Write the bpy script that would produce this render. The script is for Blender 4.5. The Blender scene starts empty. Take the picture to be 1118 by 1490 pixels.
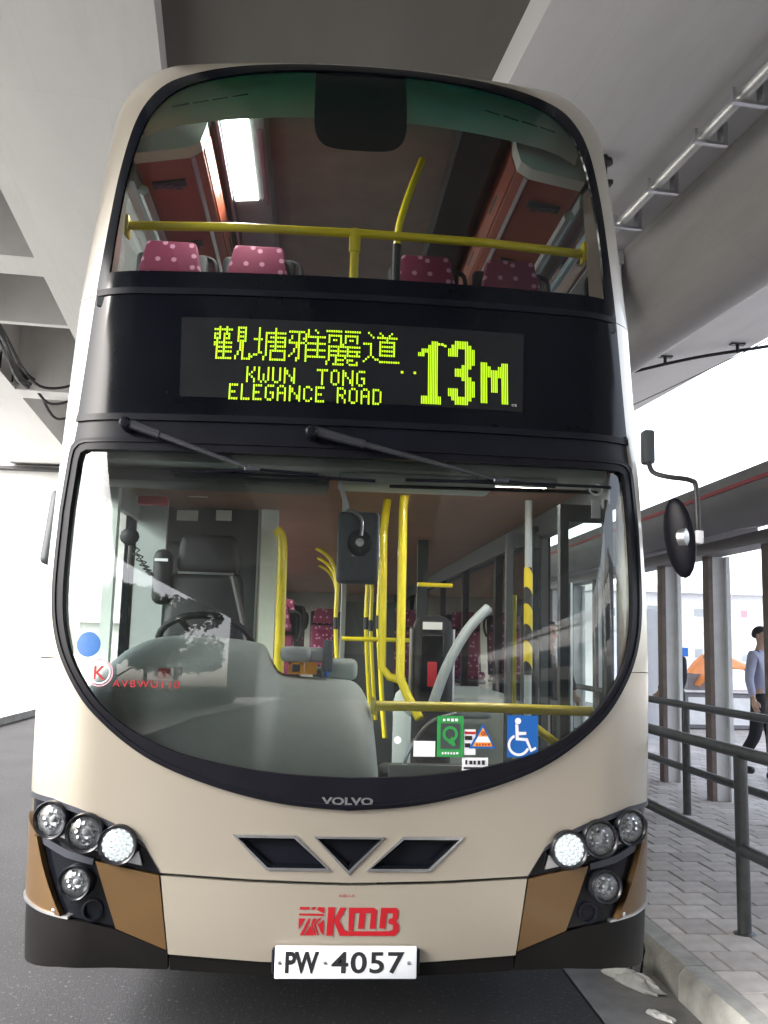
import bpy, bmesh, math, random
import numpy as np
from mathutils import Matrix, Vector, Euler
random.seed(7)
R = math.radians
S = bpy.context.scene
COL = S.collection

# ------------------------------------------------------------------ camera
FPX, IW, IH = 1350.0, 1118.0, 1490.0
VPX, VPY, SL = 455.0, 932.0, 0.027
def nv(v): return v / np.linalg.norm(v)
_a = np.array([VPX - IW / 2, IH / 2 - VPY, FPX]); _b = np.array([1, -SL, 0.0])
_Y = nv(_a); _Z = nv(np.cross(_b, _a)); _Z = _Z if _Z[1] > 0 else -_Z
_X = np.cross(_Y, _Z); _X = _X if _X[0] > 0 else -_X
CM = np.stack([_X, _Y, _Z], 1)
CPOS = (-0.160, -3.62, 1.60)
cd = bpy.data.cameras.new('camera'); cam = bpy.data.objects.new('camera', cd); COL.objects.link(cam)
cd.sensor_fit = 'VERTICAL'; cd.sensor_height = 36.0; cd.lens = 36.0 * FPX / IH
cd.clip_start = 0.05; cd.clip_end = 2000
r_, u_, w_ = CM[0], CM[1], CM[2]
cam.matrix_world = Matrix(((r_[0], u_[0], -w_[0], CPOS[0]), (r_[1], u_[1], -w_[1], CPOS[1]), (r_[2], u_[2], -w_[2], CPOS[2]), (0, 0, 0, 1)))
S.camera = cam

# ------------------------------------------------------------------ world, sun, exposure
SUN_EL, SUN_AZ = 38.0, 240.0           # overcast: broad weak sun from behind-left of the camera
wd = bpy.data.worlds.new('World'); S.world = wd; wd.use_nodes = True
nt = wd.node_tree; nt.nodes.clear()
sky = nt.nodes.new('ShaderNodeTexSky'); sky.sky_type = 'NISHITA'; sky.sun_disc = False
sky.sun_elevation = R(SUN_EL); sky.sun_rotation = R(SUN_AZ); sky.dust_density = 4.0; sky.air_density = 1.0
hs = nt.nodes.new('ShaderNodeHueSaturation'); hs.inputs['Saturation'].default_value = 0.42
bg = nt.nodes.new('ShaderNodeBackground'); bg.inputs['Strength'].default_value = 0.12
wo = nt.nodes.new('ShaderNodeOutputWorld')
nt.links.new(sky.outputs[0], hs.inputs['Color']); nt.links.new(hs.outputs[0], bg.inputs['Color']); nt.links.new(bg.outputs[0], wo.inputs['Surface'])
ld = bpy.data.lights.new('sun', 'SUN'); ld.energy = 0.9; ld.angle = R(25); ld.color = (1.0, 0.97, 0.92)
sun = bpy.data.objects.new('sun', ld); COL.objects.link(sun)
_d = Vector((math.sin(R(SUN_AZ)) * math.cos(R(SUN_EL)), math.cos(R(SUN_AZ)) * math.cos(R(SUN_EL)), math.sin(R(SUN_EL))))
sun.rotation_euler = _d.to_track_quat('Z', 'Y').to_euler()
S.view_settings.view_transform = 'Standard'; S.view_settings.look = 'None'
S.view_settings.gamma = 1.0; S.view_settings.use_curve_mapping = False
S.view_settings.exposure = 3.1
S.render.engine = 'CYCLES'
cy = S.cycles
cy.use_denoising = True
cy.max_bounces = 14; cy.diffuse_bounces = 7; cy.glossy_bounces = 6; cy.transparent_max_bounces = 16; cy.transmission_bounces = 6
cy.caustics_reflective = False; cy.caustics_refractive = False
cy.sample_clamp_indirect = 6.0

# ------------------------------------------------------------------ materials
MATS = {}
def _nodes(name):
    m = bpy.data.materials.new(name); m.use_nodes = True
    n = m.node_tree.nodes; b = n['Principled BSDF']
    return m, n, m.node_tree.links, b
def pm(name, col, rough=0.5, metal=0.0, var=0.10, scale=6.0, bump=0.0, bscale=60.0, coat=0.0, rvar=0.1, rnd=0.0, spec=0.5, streak=0.0):
    """procedural paint / plastic / concrete: noise-broken colour and roughness, optional bump"""
    m, n, l, b = _nodes(name)
    tc = n.new('ShaderNodeTexCoord')
    nz = n.new('ShaderNodeTexNoise'); nz.inputs['Scale'].default_value = scale; nz.inputs['Detail'].default_value = 6; nz.inputs['Roughness'].default_value = 0.6
    src = tc.outputs['Object']
    if streak:
        mp = n.new('ShaderNodeMapping'); mp.inputs['Scale'].default_value = (1, streak, 1); l.new(src, mp.inputs[0]); src = mp.outputs[0]
    l.new(src, nz.inputs['Vector'])
    rp = n.new('ShaderNodeValToRGB')
    e = rp.color_ramp.elements; e[0].position = 0.32; e[1].position = 0.68
    lo = [max(0, c * (1 - var)) for c in col]; hi = [min(1, c * (1 + var)) for c in col]
    e[0].color = (*lo, 1); e[1].color = (*hi, 1)
    l.new(nz.outputs['Fac'], rp.inputs[0])
    colout = rp.outputs[0]
    if rnd:
        oi = n.new('ShaderNodeObjectInfo'); hv = n.new('ShaderNodeHueSaturation')
        mr = n.new('ShaderNodeMapRange'); mr.inputs[3].default_value = 1 - rnd; mr.inputs[4].default_value = 1 + rnd
        l.new(oi.outputs['Random'], mr.inputs[0]); l.new(mr.outputs[0], hv.inputs['Value']); l.new(colout, hv.inputs['Color']); colout = hv.outputs[0]
    l.new(colout, b.inputs['Base Color'])
    b.inputs['Metallic'].default_value = metal
    b.inputs['Specular IOR Level'].default_value = spec
    if rvar:
        mr = n.new('ShaderNodeMapRange'); mr.inputs[3].default_value = max(0, rough - rvar * 0.5); mr.inputs[4].default_value = min(1, rough + rvar * 0.5)
        l.new(nz.outputs['Fac'], mr.inputs[0]); l.new(mr.outputs[0], b.inputs['Roughness'])
    else: b.inputs['Roughness'].default_value = rough
    if coat:
        b.inputs['Coat Weight'].default_value = coat; b.inputs['Coat Roughness'].default_value = 0.06
    if bump:
        n2 = n.new('ShaderNodeTexNoise'); n2.inputs['Scale'].default_value = bscale; n2.inputs['Detail'].default_value = 4
        l.new(tc.outputs['Object'], n2.inputs['Vector'])
        bp = n.new('ShaderNodeBump'); bp.inputs['Strength'].default_value = bump; bp.inputs['Distance'].default_value = 0.01
        l.new(n2.outputs['Fac'], bp.inputs['Height']); l.new(bp.outputs[0], b.inputs['Normal'])
    MATS[name] = m
    return m
def emis(name, col, st):
    m, n, l, b = _nodes(name)
    b.inputs['Base Color'].default_value = (*col, 1); b.inputs['Emission Color'].default_value = (*col, 1); b.inputs['Emission Strength'].default_value = st
    nz = n.new('ShaderNodeTexNoise'); nz.inputs['Scale'].default_value = 3.0
    mr = n.new('ShaderNodeMapRange'); mr.inputs[3].default_value = st * 0.9; mr.inputs[4].default_value = st * 1.1
    l.new(nz.outputs['Fac'], mr.inputs[0]); l.new(mr.outputs[0], b.inputs['Emission Strength'])
    MATS[name] = m; return m
def glass(name, tint, band=None, rough=0.01, ior=1.6, smudge=0.03):
    """thin window pane: tinted straight-through light plus a Fresnel reflection, faint dust"""
    m = bpy.data.materials.new(name); m.use_nodes = True
    n = m.node_tree.nodes; l = m.node_tree.links; n.clear()
    out = n.new('ShaderNodeOutputMaterial'); tr = n.new('ShaderNodeBsdfTransparent'); gl = n.new('ShaderNodeBsdfGlossy'); mx = n.new('ShaderNodeMixShader')
    fr = n.new('ShaderNodeFresnel'); fr.inputs['IOR'].default_value = ior
    gl.inputs['Roughness'].default_value = rough
    df = n.new('ShaderNodeBsdfDiffuse'); df.inputs['Color'].default_value = (0.5, 0.52, 0.52, 1); md = n.new('ShaderNodeMixShader')
    tc = n.new('ShaderNodeTexCoord'); nz = n.new('ShaderNodeTexNoise'); nz.inputs['Scale'].default_value = 2.2; nz.inputs['Detail'].default_value = 8
    l.new(tc.outputs['Object'], nz.inputs['Vector'])
    mr = n.new('ShaderNodeMapRange'); mr.inputs[1].default_value = 0.35; mr.inputs[2].default_value = 0.75; mr.inputs[3].default_value = smudge * 0.3; mr.inputs[4].default_value = smudge
    l.new(nz.outputs['Fac'], mr.inputs[0])
    if band:                                   # coloured sun band moulded into the top of the pane
        sp = n.new('ShaderNodeSeparateXYZ'); l.new(tc.outputs['Object'], sp.inputs[0])
        m2 = n.new('ShaderNodeMapRange'); m2.inputs[1].default_value = band[0]; m2.inputs[2].default_value = band[1]; l.new(sp.outputs['Z'], m2.inputs[0])
        mc = n.new('ShaderNodeMix'); mc.data_type = 'RGBA'; mc.inputs[6].default_value = (*tint, 1); mc.inputs[7].default_value = (*band[2], 1)
        l.new(m2.outputs[0], mc.inputs[0]); l.new(mc.outputs[2], tr.inputs['Color'])
    else: tr.inputs['Color'].default_value = (*tint, 1)
    l.new(mr.outputs[0], md.inputs[0]); l.new(tr.outputs[0], md.inputs[1]); l.new(df.outputs[0], md.inputs[2])
    l.new(fr.outputs[0], mx.inputs[0]); l.new(md.outputs[0], mx.inputs[1]); l.new(gl.outputs[0], mx.inputs[2]); l.new(mx.outputs[0], out.inputs['Surface'])
    MATS[name] = m; return m

pm('cream', (0.405, 0.368, 0.308), 0.30, 0.45, 0.02, 2.0, coat=0.5, rvar=0.05)
pm('bronze', (0.138, 0.080, 0.032), 0.33, 0.45, 0.05, 5.0, coat=0.4)
pm('black_gloss', (0.004, 0.005, 0.008), 0.10, 0, 0.2, 3, rvar=0.05, spec=0.18)
pm('black_sat', (0.007, 0.008, 0.013), 0.34, 0, 0.2, 5, spec=0.18)
pm('rubber', (0.006, 0.006, 0.010), 0.42, 0, 0.2, 8, spec=0.16)
pm('skirt', (0.007, 0.0065, 0.0065), 0.42, 0, 0.2, 4, bump=0.05, spec=0.16)
pm('chrome', (0.80, 0.81, 0.83), 0.22, 1.0, 0.05, 5)
pm('silver', (0.55, 0.56, 0.58), 0.3, 0.9, 0.05, 5)
pm('reflector', (0.72, 0.73, 0.75), 0.28, 0.55, 0.1, 40)
pm('bezel', (0.02, 0.021, 0.026), 0.25, 0.3, 0.1, 5)
pm('brick', (0.13, 0.10, 0.085), 0.85, 0, 0.15, 0.5)
pm('lamp_black', (0.005, 0.006, 0.009), 0.16, 0, 0.2, 5, spec=0.25)
pm('lamp_grey', (0.05, 0.055, 0.07), 0.35, 0.4, 0.1, 5)
pm('wiper', (0.045, 0.047, 0.056), 0.34, 0.2, 0.1, 5)
pm('red_logo', (0.33, 0.007, 0.014), 0.4, 0, 0.05, 30)
pm('plate_white', (0.74, 0.78, 0.84), 0.35, 0, 0.03, 10)
pm('ink', (0.012, 0.012, 0.014), 0.5)
pm('led_board', (0.012, 0.013, 0.016), 0.22, 0, 0.15, 4, spec=0.35)
emis('led', (0.56, 1.0, 0.012), 0.070)
emis('tube_light', (1.0, 0.97, 0.9), 6.0)
emis('lamp_on', (0.95, 1.0, 1.0), 0.085)
glass('windscreen', (0.91, 0.96, 0.94), ior=1.70, smudge=0.012)
glass('upper_screen', (0.88, 0.92, 0.90), ior=1.42, smudge=0.012, band=(3.84, 4.16, (0.035, 0.76, 0.67)))
glass('side_glass', (0.74, 0.80, 0.78), ior=1.40)
glass('lens', (0.92, 0.94, 0.95), smudge=0.01)
pm('dash', (0.42, 0.47, 0.46), 0.55, 0, 0.05, 9, bump=0.04, bscale=200)
pm('cab_grey', (0.36, 0.40, 0.41), 0.55, 0, 0.05, 6)
pm('cab_dark', (0.05, 0.06, 0.065), 0.5, 0, 0.1, 6)
pm('liner', (0.68, 0.74, 0.72), 0.5, 0, 0.04, 4)
pm('seat_black', (0.015, 0.016, 0.020), 0.6, 0, 0.2, 30, spec=0.3)
pm('yellow', (0.86, 0.70, 0.015), 0.35, 0, 0.04, 6, coat=0.3)
pm('ceil_low', (0.30, 0.16, 0.11), 0.6, 0, 0.12, 4)
pm('ceil_up', (0.36, 0.33, 0.30), 0.6, 0, 0.10, 4)
pm('duct_red', (0.36, 0.085, 0.045), 0.45, 0, 0.06, 6)
pm('floor_bus', (0.06, 0.06, 0.065), 0.7, 0, 0.15, 30)
pm('paper', (0.75, 0.76, 0.76), 0.7, 0, 0.05, 10)
pm('orange', (0.80, 0.33, 0.02), 0.4)
pm('red_box', (0.45, 0.02, 0.03), 0.4)
pm('machine_grey', (0.42, 0.45, 0.47), 0.45, 0, 0.06, 8)
pm('mirror_grey', (0.15, 0.16, 0.19), 0.45, 0, 0.08, 40)
pm('sign_blue', (0.006, 0.115, 0.44), 0.4, 0, 0.03, 10)
pm('sign_green', (0.03, 0.30, 0.07), 0.4, 0, 0.05, 10)
pm('sign_orange', (0.85, 0.35, 0.05), 0.4)
pm('sign_white', (0.82, 0.84, 0.88), 0.45, 0, 0.03, 10)
pm('disc_blue', (0.006, 0.10, 0.34), 0.4, 0, 0.1, 60)
pm('pink', (0.65, 0.30, 0.36), 0.4)
pm('soffit', (0.62, 0.61, 0.60), 0.75, 0, 0.08, 0.35, bump=0.10, bscale=25, streak=0.3)
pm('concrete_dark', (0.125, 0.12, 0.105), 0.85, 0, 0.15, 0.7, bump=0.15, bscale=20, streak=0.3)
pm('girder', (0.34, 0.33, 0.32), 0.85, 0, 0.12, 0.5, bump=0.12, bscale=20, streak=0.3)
pm('wall_white', (0.74, 0.74, 0.72), 0.8, 0, 0.05, 0.6, bump=0.1)
m, n, l, b = _nodes('asphalt'); MATS['asphalt'] = m       # dark binder, pale grit, oil-dark and worn patches
tc = n.new('ShaderNodeTexCoord'); n1 = n.new('ShaderNodeTexNoise'); n1.inputs['Scale'].default_value = 0.8; n1.inputs['Detail'].default_value = 7
n2 = n.new('ShaderNodeTexVoronoi'); n2.inputs['Scale'].default_value = 150.0; n3 = n.new('ShaderNodeTexNoise'); n3.inputs['Scale'].default_value = 55; n3.inputs['Detail'].default_value = 5
for q in (n1, n2, n3): l.new(tc.outputs['Object'], q.inputs['Vector'])
r1 = n.new('ShaderNodeValToRGB'); e = r1.color_ramp.elements; e[0].position = 0.3; e[0].color = (0.024, 0.024, 0.027, 1); e[1].position = 0.7; e[1].color = (0.042, 0.042, 0.046, 1); l.new(n1.outputs['Fac'], r1.inputs[0])
r2 = n.new('ShaderNodeValToRGB'); e = r2.color_ramp.elements; e[0].position = 0.60; e[0].color = (0, 0, 0, 1); e[1].position = 0.72; e[1].color = (1, 1, 1, 1); l.new(n3.outputs['Fac'], r2.inputs[0])
mx = n.new('ShaderNodeMix'); mx.data_type = 'RGBA'; mx.inputs[7].default_value = (0.14, 0.14, 0.145, 1); l.new(r2.outputs[0], mx.inputs[0]); l.new(r1.outputs[0], mx.inputs[6]); l.new(mx.outputs[2], b.inputs['Base Color'])
b.inputs['Roughness'].default_value = 0.8; bp = n.new('ShaderNodeBump'); bp.inputs['Strength'].default_value = 0.5; bp.inputs['Distance'].default_value = 0.003; l.new(n2.outputs['Distance'], bp.inputs['Height']); l.new(bp.outputs[0], b.inputs['Normal'])
pm('gutter', (0.26, 0.26, 0.26), 0.8, 0, 0.22, 5, bump=0.3, bscale=60)
pm('kerbstone', (0.36, 0.36, 0.34), 0.85, 0, 0.25, 7, bump=0.35, bscale=50, rnd=0.1)
pm('paver', (0.52, 0.485, 0.465), 0.8, 0, 0.14, 9, bump=0.25, bscale=70, rnd=0.16)
pm('mortar', (0.16, 0.15, 0.145), 0.9, 0, 0.2, 20)
pm('ground', (0.27, 0.27, 0.26), 0.9, 0, 0.12, 0.3)
pm('rail_paint', (0.085, 0.09, 0.095), 0.38, 0.3, 0.25, 14, bump=0.05)
pm('canopy', (0.24, 0.225, 0.24), 0.5, 0.2, 0.10, 2)
pm('canopy_red', (0.38, 0.04, 0.06), 0.5)
pm('col_white', (0.84, 0.86, 0.88), 0.55, 0, 0.08, 5)
pm('col_brown', (0.17, 0.13, 0.115), 0.6, 0, 0.2, 8)
pm('pipe', (0.60, 0.60, 0.58), 0.35, 0.5, 0.08, 6)
pm('dark_metal', (0.04, 0.04, 0.042), 0.5, 0.4, 0.2, 10)
pm('cable', (0.015, 0.015, 0.015), 0.6)
pm('skin', (0.50, 0.33, 0.25), 0.5, 0, 0.06, 20)
pm('hair', (0.02, 0.017, 0.015), 0.6, 0, 0.2, 60)
pm('shirt_lav', (0.36, 0.37, 0.50), 0.8, 0, 0.10, 14)
pm('cloth_black', (0.018, 0.018, 0.024), 0.85, 0, 0.2, 14)
pm('shirt_white', (0.72, 0.73, 0.76), 0.8, 0, 0.06, 14)
pm('bark', (0.10, 0.075, 0.055), 0.9, 0, 0.3, 9, bump=0.5)
pm('leaf', (0.055, 0.095, 0.03), 0.6, 0, 0.5, 1.5)
pm('leaf_pale', (0.085, 0.12, 0.05), 0.6, 0, 0.5, 1.5)
pm('building', (0.55, 0.55, 0.54), 0.8, 0, 0.08, 0.4)
pm('window_dark', (0.05, 0.07, 0.09), 0.15, 0, 0.2, 3)
pm('bag', (0.60, 0.62, 0.62), 0.35, 0, 0.12, 14, bump=0.2, bscale=40)
pm('crate', (0.22, 0.22, 0.24), 0.7, 0, 0.15, 6)
pm('tarp_orange', (0.80, 0.28, 0.08), 0.6, 0, 0.1, 5)
pm('tyre', (0.02, 0.02, 0.02), 0.8)
# painted soffits: rain-dark stains, soot and faint form seams over the pale coat
for nm, amt in (('soffit', 0.055), ('girder', 0.09), ('wall_white', 0.05)):
    m = MATS[nm]; n = m.node_tree.nodes; l = m.node_tree.links; b = n['Principled BSDF']
    tc = n.new('ShaderNodeTexCoord'); src = b.inputs['Base Color'].links[0].from_socket
    mp = n.new('ShaderNodeMapping'); mp.inputs['Scale'].default_value = (1.6, 0.22, 1.0); l.new(tc.outputs['Object'], mp.inputs[0])
    nz = n.new('ShaderNodeTexNoise'); nz.inputs['Scale'].default_value = 1.1; nz.inputs['Detail'].default_value = 9; nz.inputs['Roughness'].default_value = 0.7; l.new(mp.outputs[0], nz.inputs['Vector'])
    rp = n.new('ShaderNodeValToRGB'); e = rp.color_ramp.elements; e[0].position = 0.46; e[0].color = (1, 1, 1, 1); e[1].position = 0.74; e[1].color = (1 - amt * 2, 1 - amt * 2.05, 1 - amt * 2.2, 1); l.new(nz.outputs['Fac'], rp.inputs[0])
    bk = n.new('ShaderNodeTexBrick'); bk.inputs['Scale'].default_value = 1.0; bk.inputs['Brick Width'].default_value = 1.22; bk.inputs['Row Height'].default_value = 2.44; bk.inputs['Mortar Size'].default_value = 0.006
    bk.inputs['Color1'].default_value = (1, 1, 1, 1); bk.inputs['Color2'].default_value = (0.985, 0.985, 0.985, 1); bk.inputs['Mortar'].default_value = (1 - amt, 1 - amt, 1 - amt, 1); l.new(tc.outputs['Object'], bk.inputs['Vector'])
    m1 = n.new('ShaderNodeMix'); m1.data_type = 'RGBA'; m1.blend_type = 'MULTIPLY'; m1.inputs[0].default_value = 1.0; l.new(src, m1.inputs[6]); l.new(rp.outputs[0], m1.inputs[7])
    m2 = n.new('ShaderNodeMix'); m2.data_type = 'RGBA'; m2.blend_type = 'MULTIPLY'; m2.inputs[0].default_value = 1.0; l.new(m1.outputs[2], m2.inputs[6]); l.new(bk.outputs['Color'], m2.inputs[7])
    l.new(m2.outputs[2], b.inputs['Base Color'])
# seat moquette: magenta cloth with small pale dots
m, n, l, b = _nodes('moquette'); MATS['moquette'] = m
tc = n.new('ShaderNodeTexCoord'); vo = n.new('ShaderNodeTexVoronoi'); vo.inputs['Scale'].default_value = 13; vo.inputs['Randomness'].default_value = 0.75
rp = n.new('ShaderNodeValToRGB'); e = rp.color_ramp.elements; e[0].position = 0.15; e[0].color = (0.36, 0.17, 0.25, 1); e[1].position = 0.20; e[1].color = (0.125, 0.008, 0.040, 1)
vo.voronoi_dimensions = '2D'; sx = n.new('ShaderNodeSeparateXYZ'); cx_ = n.new('ShaderNodeCombineXYZ'); l.new(tc.outputs['Object'], sx.inputs[0]); l.new(sx.outputs['X'], cx_.inputs['X']); l.new(sx.outputs['Z'], cx_.inputs['Y']); l.new(cx_.outputs[0], vo.inputs['Vector']); l.new(vo.outputs['Distance'], rp.inputs[0]); l.new(rp.outputs[0], b.inputs['Base Color']); b.inputs['Roughness'].default_value = 0.85
# hazard stripes
m, n, l, b = _nodes('hazard'); MATS['hazard'] = m
tc = n.new('ShaderNodeTexCoord'); wv = n.new('ShaderNodeTexWave'); wv.bands_direction = 'DIAGONAL'; wv.inputs['Scale'].default_value = 3.2
rp = n.new('ShaderNodeValToRGB'); rp.color_ramp.interpolation = 'CONSTANT'; e = rp.color_ramp.elements; e[0].color = (0.02, 0.02, 0.02, 1); e[1].position = 0.42; e[1].color = (0.72, 0.56, 0.02, 1)
l.new(tc.outputs['Object'], wv.inputs['Vector']); l.new(wv.outputs['Fac'], rp.inputs[0]); l.new(rp.outputs[0], b.inputs['Base Color'])
# far paving: the same bond as the pavers, as a material
m, n, l, b = _nodes('paving_far'); MATS['paving_far'] = m
tc = n.new('ShaderNodeTexCoord'); bk = n.new('ShaderNodeTexBrick'); bk.inputs['Scale'].default_value = 1.0
bk.inputs['Brick Width'].default_value = 0.21; bk.inputs['Row Height'].default_value = 0.27; bk.inputs['Mortar Size'].default_value = 0.006
bk.inputs['Color1'].default_value = (0.30, 0.285, 0.28, 1); bk.inputs['Color2'].default_value = (0.38, 0.36, 0.35, 1); bk.inputs['Mortar'].default_value = (0.12, 0.11, 0.11, 1)
l.new(tc.outputs['Object'], bk.inputs['Vector']); l.new(bk.outputs['Color'], b.inputs['Base Color']); b.inputs['Roughness'].default_value = 0.85

# ------------------------------------------------------------------ mesh helpers
def link(name, me, mat=None, parent=None):
    o = bpy.data.objects.new(name, me); COL.objects.link(o)
    if mat is not None: me.materials.append(MATS[mat])
    if parent is not None: o.parent = parent
    return o
def tag(o, label, cat=None, group=None, kind=None):
    if label: o['label'] = label
    if cat: o['category'] = cat
    if group: o['group'] = group
    if kind: o['kind'] = kind
    return o
def empty(name, label, cat, loc=(0, 0, 0), rz=0.0, group=None):
    o = bpy.data.objects.new(name, None); COL.objects.link(o); o.location = loc; o.rotation_euler = (0, 0, rz)
    o.empty_display_size = 0.2
    return tag(o, label, cat, group)
class MB:
    def __init__(s): s.v = []; s.f = []
    def add(s, vs, fs):
        k = len(s.v); s.v += [tuple(p) for p in vs]; s.f += [tuple(i + k for i in q) for q in fs]; return s
    def box(s, x0, x1, y0, y1, z0, z1, m=None):
        vs = [Vector(p) for p in ((x0, y0, z0), (x1, y0, z0), (x1, y1, z0), (x0, y1, z0), (x0, y0, z1), (x1, y0, z1), (x1, y1, z1), (x0, y1, z1))]
        if m is not None: vs = [m @ p for p in vs]
        return s.add(vs, [(3, 2, 1, 0), (4, 5, 6, 7), (0, 1, 5, 4), (1, 2, 6, 5), (2, 3, 7, 6), (3, 0, 4, 7)])
    def rbox(s, c, d, r=0.02, seg=2, m=None):
        bm = bmesh.new(); bmesh.ops.create_cube(bm, size=1.0)
        for v in bm.verts: v.co = Vector((v.co.x * d[0], v.co.y * d[1], v.co.z * d[2]))
        bmesh.ops.bevel(bm, geom=bm.edges[:], offset=min(r, min(d) * 0.45), segments=seg, profile=0.5, affect='EDGES')
        bm.verts.index_update()
        vs = [v.co.copy() for v in bm.verts]
        if m is not None: vs = [m @ p for p in vs]
        vs = [p + Vector(c) for p in vs]
        s.add(vs, [[v.index for v in f.verts] for f in bm.faces]); bm.free(); return s
    def tube(s, pts, r, n=10, cap=True, closed=False):
        pts = [Vector(p) for p in pts]; rs = r if isinstance(r, (list, tuple)) else [r] * len(pts)
        k = len(s.v); N = len(pts); prev = None
        for i, p in enumerate(pts):
            a = pts[(i - 1) % N] if (closed or i > 0) else p; b = pts[(i + 1) % N] if (closed or i < N - 1) else p
            t = (b - a).normalized()
            if prev is None:
                up = Vector((0, 0, 1)) if abs(t.z) < 0.9 else Vector((1, 0, 0)); u = t.cross(up).normalized()
            else: u = (prev - t * prev.dot(t)).normalized()
            prev = u; w = t.cross(u)
            for j in range(n):
                an = 2 * math.pi * j / n; s.v.append(tuple(p + (u * math.cos(an) + w * math.sin(an)) * rs[i]))
        for i in range(N if closed else N - 1):
            for j in range(n):
                a = k + i * n + j; b = k + i * n + (j + 1) % n; i2 = (i + 1) % N
                s.f.append((a, k + i2 * n + j, k + i2 * n + (j + 1) % n, b))
        if cap and not closed:
            s.f.append(tuple(k + j for j in range(n))); s.f.append(tuple(k + (N - 1) * n + j for j in reversed(range(n))))
        return s
    def lathe(s, c, axis, prof, n=24):
        """prof: (radius, height along axis) pairs"""
        axis = Vector(axis).normalized(); up = Vector((0, 0, 1)) if abs(axis.z) < 0.9 else Vector((1, 0, 0)); u = axis.cross(up).normalized(); w = axis.cross(u); c = Vector(c)
        k = len(s.v)
        for (r, h) in prof:
            for j in range(n):
                an = 2 * math.pi * j / n; s.v.append(tuple(c + axis * h + (u * math.cos(an) + w * math.sin(an)) * r))
        for i in range(len(prof) - 1):
            for j in range(n):
                s.f.append((k + i * n + j, k + (i + 1) * n + j, k + (i + 1) * n + (j + 1) % n, k + i * n + (j + 1) % n))
        return s
    def prism(s, poly, axis, a, b):
        """poly of 2-D points swept along axis 'x' / 'y' / 'z' from a to b"""
        def P(p, t): return {'x': (t, p[0], p[1]), 'y': (p[0], t, p[1]), 'z': (p[0], p[1], t)}[axis]
        n = len(poly)
        vs = [P(p, a) for p in poly] + [P(p, b) for p in poly]
        return s.add(vs, [tuple(range(n)), tuple(range(2 * n - 1, n - 1, -1))] + [(i, i + n, (i + 1) % n + n, (i + 1) % n) for i in range(n)])
    def ball(s, c, r, n=12):
        r = r if isinstance(r, (tuple, list)) else (r, r, r); k = len(s.v); m = n // 2
        for i in range(m + 1):
            th = math.pi * i / m
            for j in range(n):
                an = 2 * math.pi * j / n; s.v.append((c[0] + r[0] * math.sin(th) * math.cos(an), c[1] + r[1] * math.sin(th) * math.sin(an), c[2] + r[2] * math.cos(th)))
        for i in range(m):
            for j in range(n): s.f.append((k + i * n + j, k + (i + 1) * n + j, k + (i + 1) * n + (j + 1) % n, k + i * n + (j + 1) % n))
        return s
    def mesh(s, name, smooth=35):
        me = bpy.data.meshes.new(name); me.from_pydata(s.v, [], s.f)
        bm = bmesh.new(); bm.from_mesh(me); bmesh.ops.remove_doubles(bm, verts=bm.verts[:], dist=1e-6); bmesh.ops.recalc_face_normals(bm, faces=bm.faces[:]); bm.to_mesh(me); bm.free()
        if smooth:
            for p in me.polygons: p.use_smooth = True
            me.set_sharp_from_angle(angle=R(smooth))
        me.update(); return me
    def build(s, name, mat, parent=None, smooth=35): return link(name, s.mesh(name, smooth), mat, parent)
def curve_pts(pts, n=6):
    """Catmull-Rom through the points"""
    P = [Vector(p) for p in pts]; out = []
    for i in range(len(P) - 1):
        p0 = P[max(i - 1, 0)]; p1 = P[i]; p2 = P[i + 1]; p3 = P[min(i + 2, len(P) - 1)]
        for k in range(n):
            t = k / n; out.append(0.5 * ((2 * p1) + (p2 - p0) * t + (2 * p0 - 5 * p1 + 4 * p2 - p3) * t * t + (3 * p1 - p0 - 3 * p2 + p3) * t ** 3))
    out.append(P[-1]); return out

# ------------------------------------------------------------------ the bus front as a surface y = F(x, z)
def hermite(xs, ys):
    xs = np.array(xs); ys = np.array(ys); m = np.gradient(ys, xs)
    def f(x):
        x = min(max(x, xs[0]), xs[-1]); i = min(max(int(np.searchsorted(xs, x)) - 1, 0), len(xs) - 2)
        h = xs[i + 1] - xs[i]; t = (x - xs[i]) / h
        return float((2 * t**3 - 3 * t**2 + 1) * ys[i] + (t**3 - 2 * t**2 + t) * h * m[i] + (-2 * t**3 + 3 * t**2) * ys[i + 1] + (t**3 - t**2) * h * m[i + 1])
    return f
prof = hermite([0.2, 0.45, 0.8, 1.2, 1.5, 1.75, 2.1, 2.6, 3.1, 3.6, 4.0, 4.45], [0.03, 0.0, 0.0, 0.0, 0.006, 0.024, 0.066, 0.128, 0.17, 0.22, 0.29, 0.43])
edge = hermite([0.3, 1.0, 1.6, 2.6, 3.1, 4.45], [0.30, 0.20, 0.15, 0.17, 0.22, 0.30])
RX, RZ, ZT, CR, BOW = 0.30, 0.34, 4.42, 0.055, 0.09
def WB(z): return 1.25 - 0.062 * max(0.0, z - 3.05)
def Q(x, z):
    qx = max(0.0, 1 - (WB(z) - abs(x)) / RX); qz = max(0.0, 1 - (ZT - CR * x * x - z) / RZ)
    return math.hypot(qx, qz)
def F(x, z):
    q = min(Q(x, z), 0.99995)
    return prof(z) + BOW * (x / 1.25) ** 2 + edge(z) * (1 - math.sqrt(1 - q * q))
def NF(x, z):
    k = 1.0
    while Q(x * k, min(z, ZT - (1 - k) * 3)) > 0.992 and k > 0.9: k -= 0.001
    x *= k; z = min(z, ZT - (1 - k) * 3); h = 2e-4
    fx = (F(x + h, z) - F(x - h, z)) / (2 * h); fz = (F(x, z + h) - F(x, z - h)) / (2 * h)
    return Vector((fx, -1, fz)).normalized()
def SP(x, z, off=0.0):
    p = Vector((x, F(x, z), z)); return p + NF(x, z) * off
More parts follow.
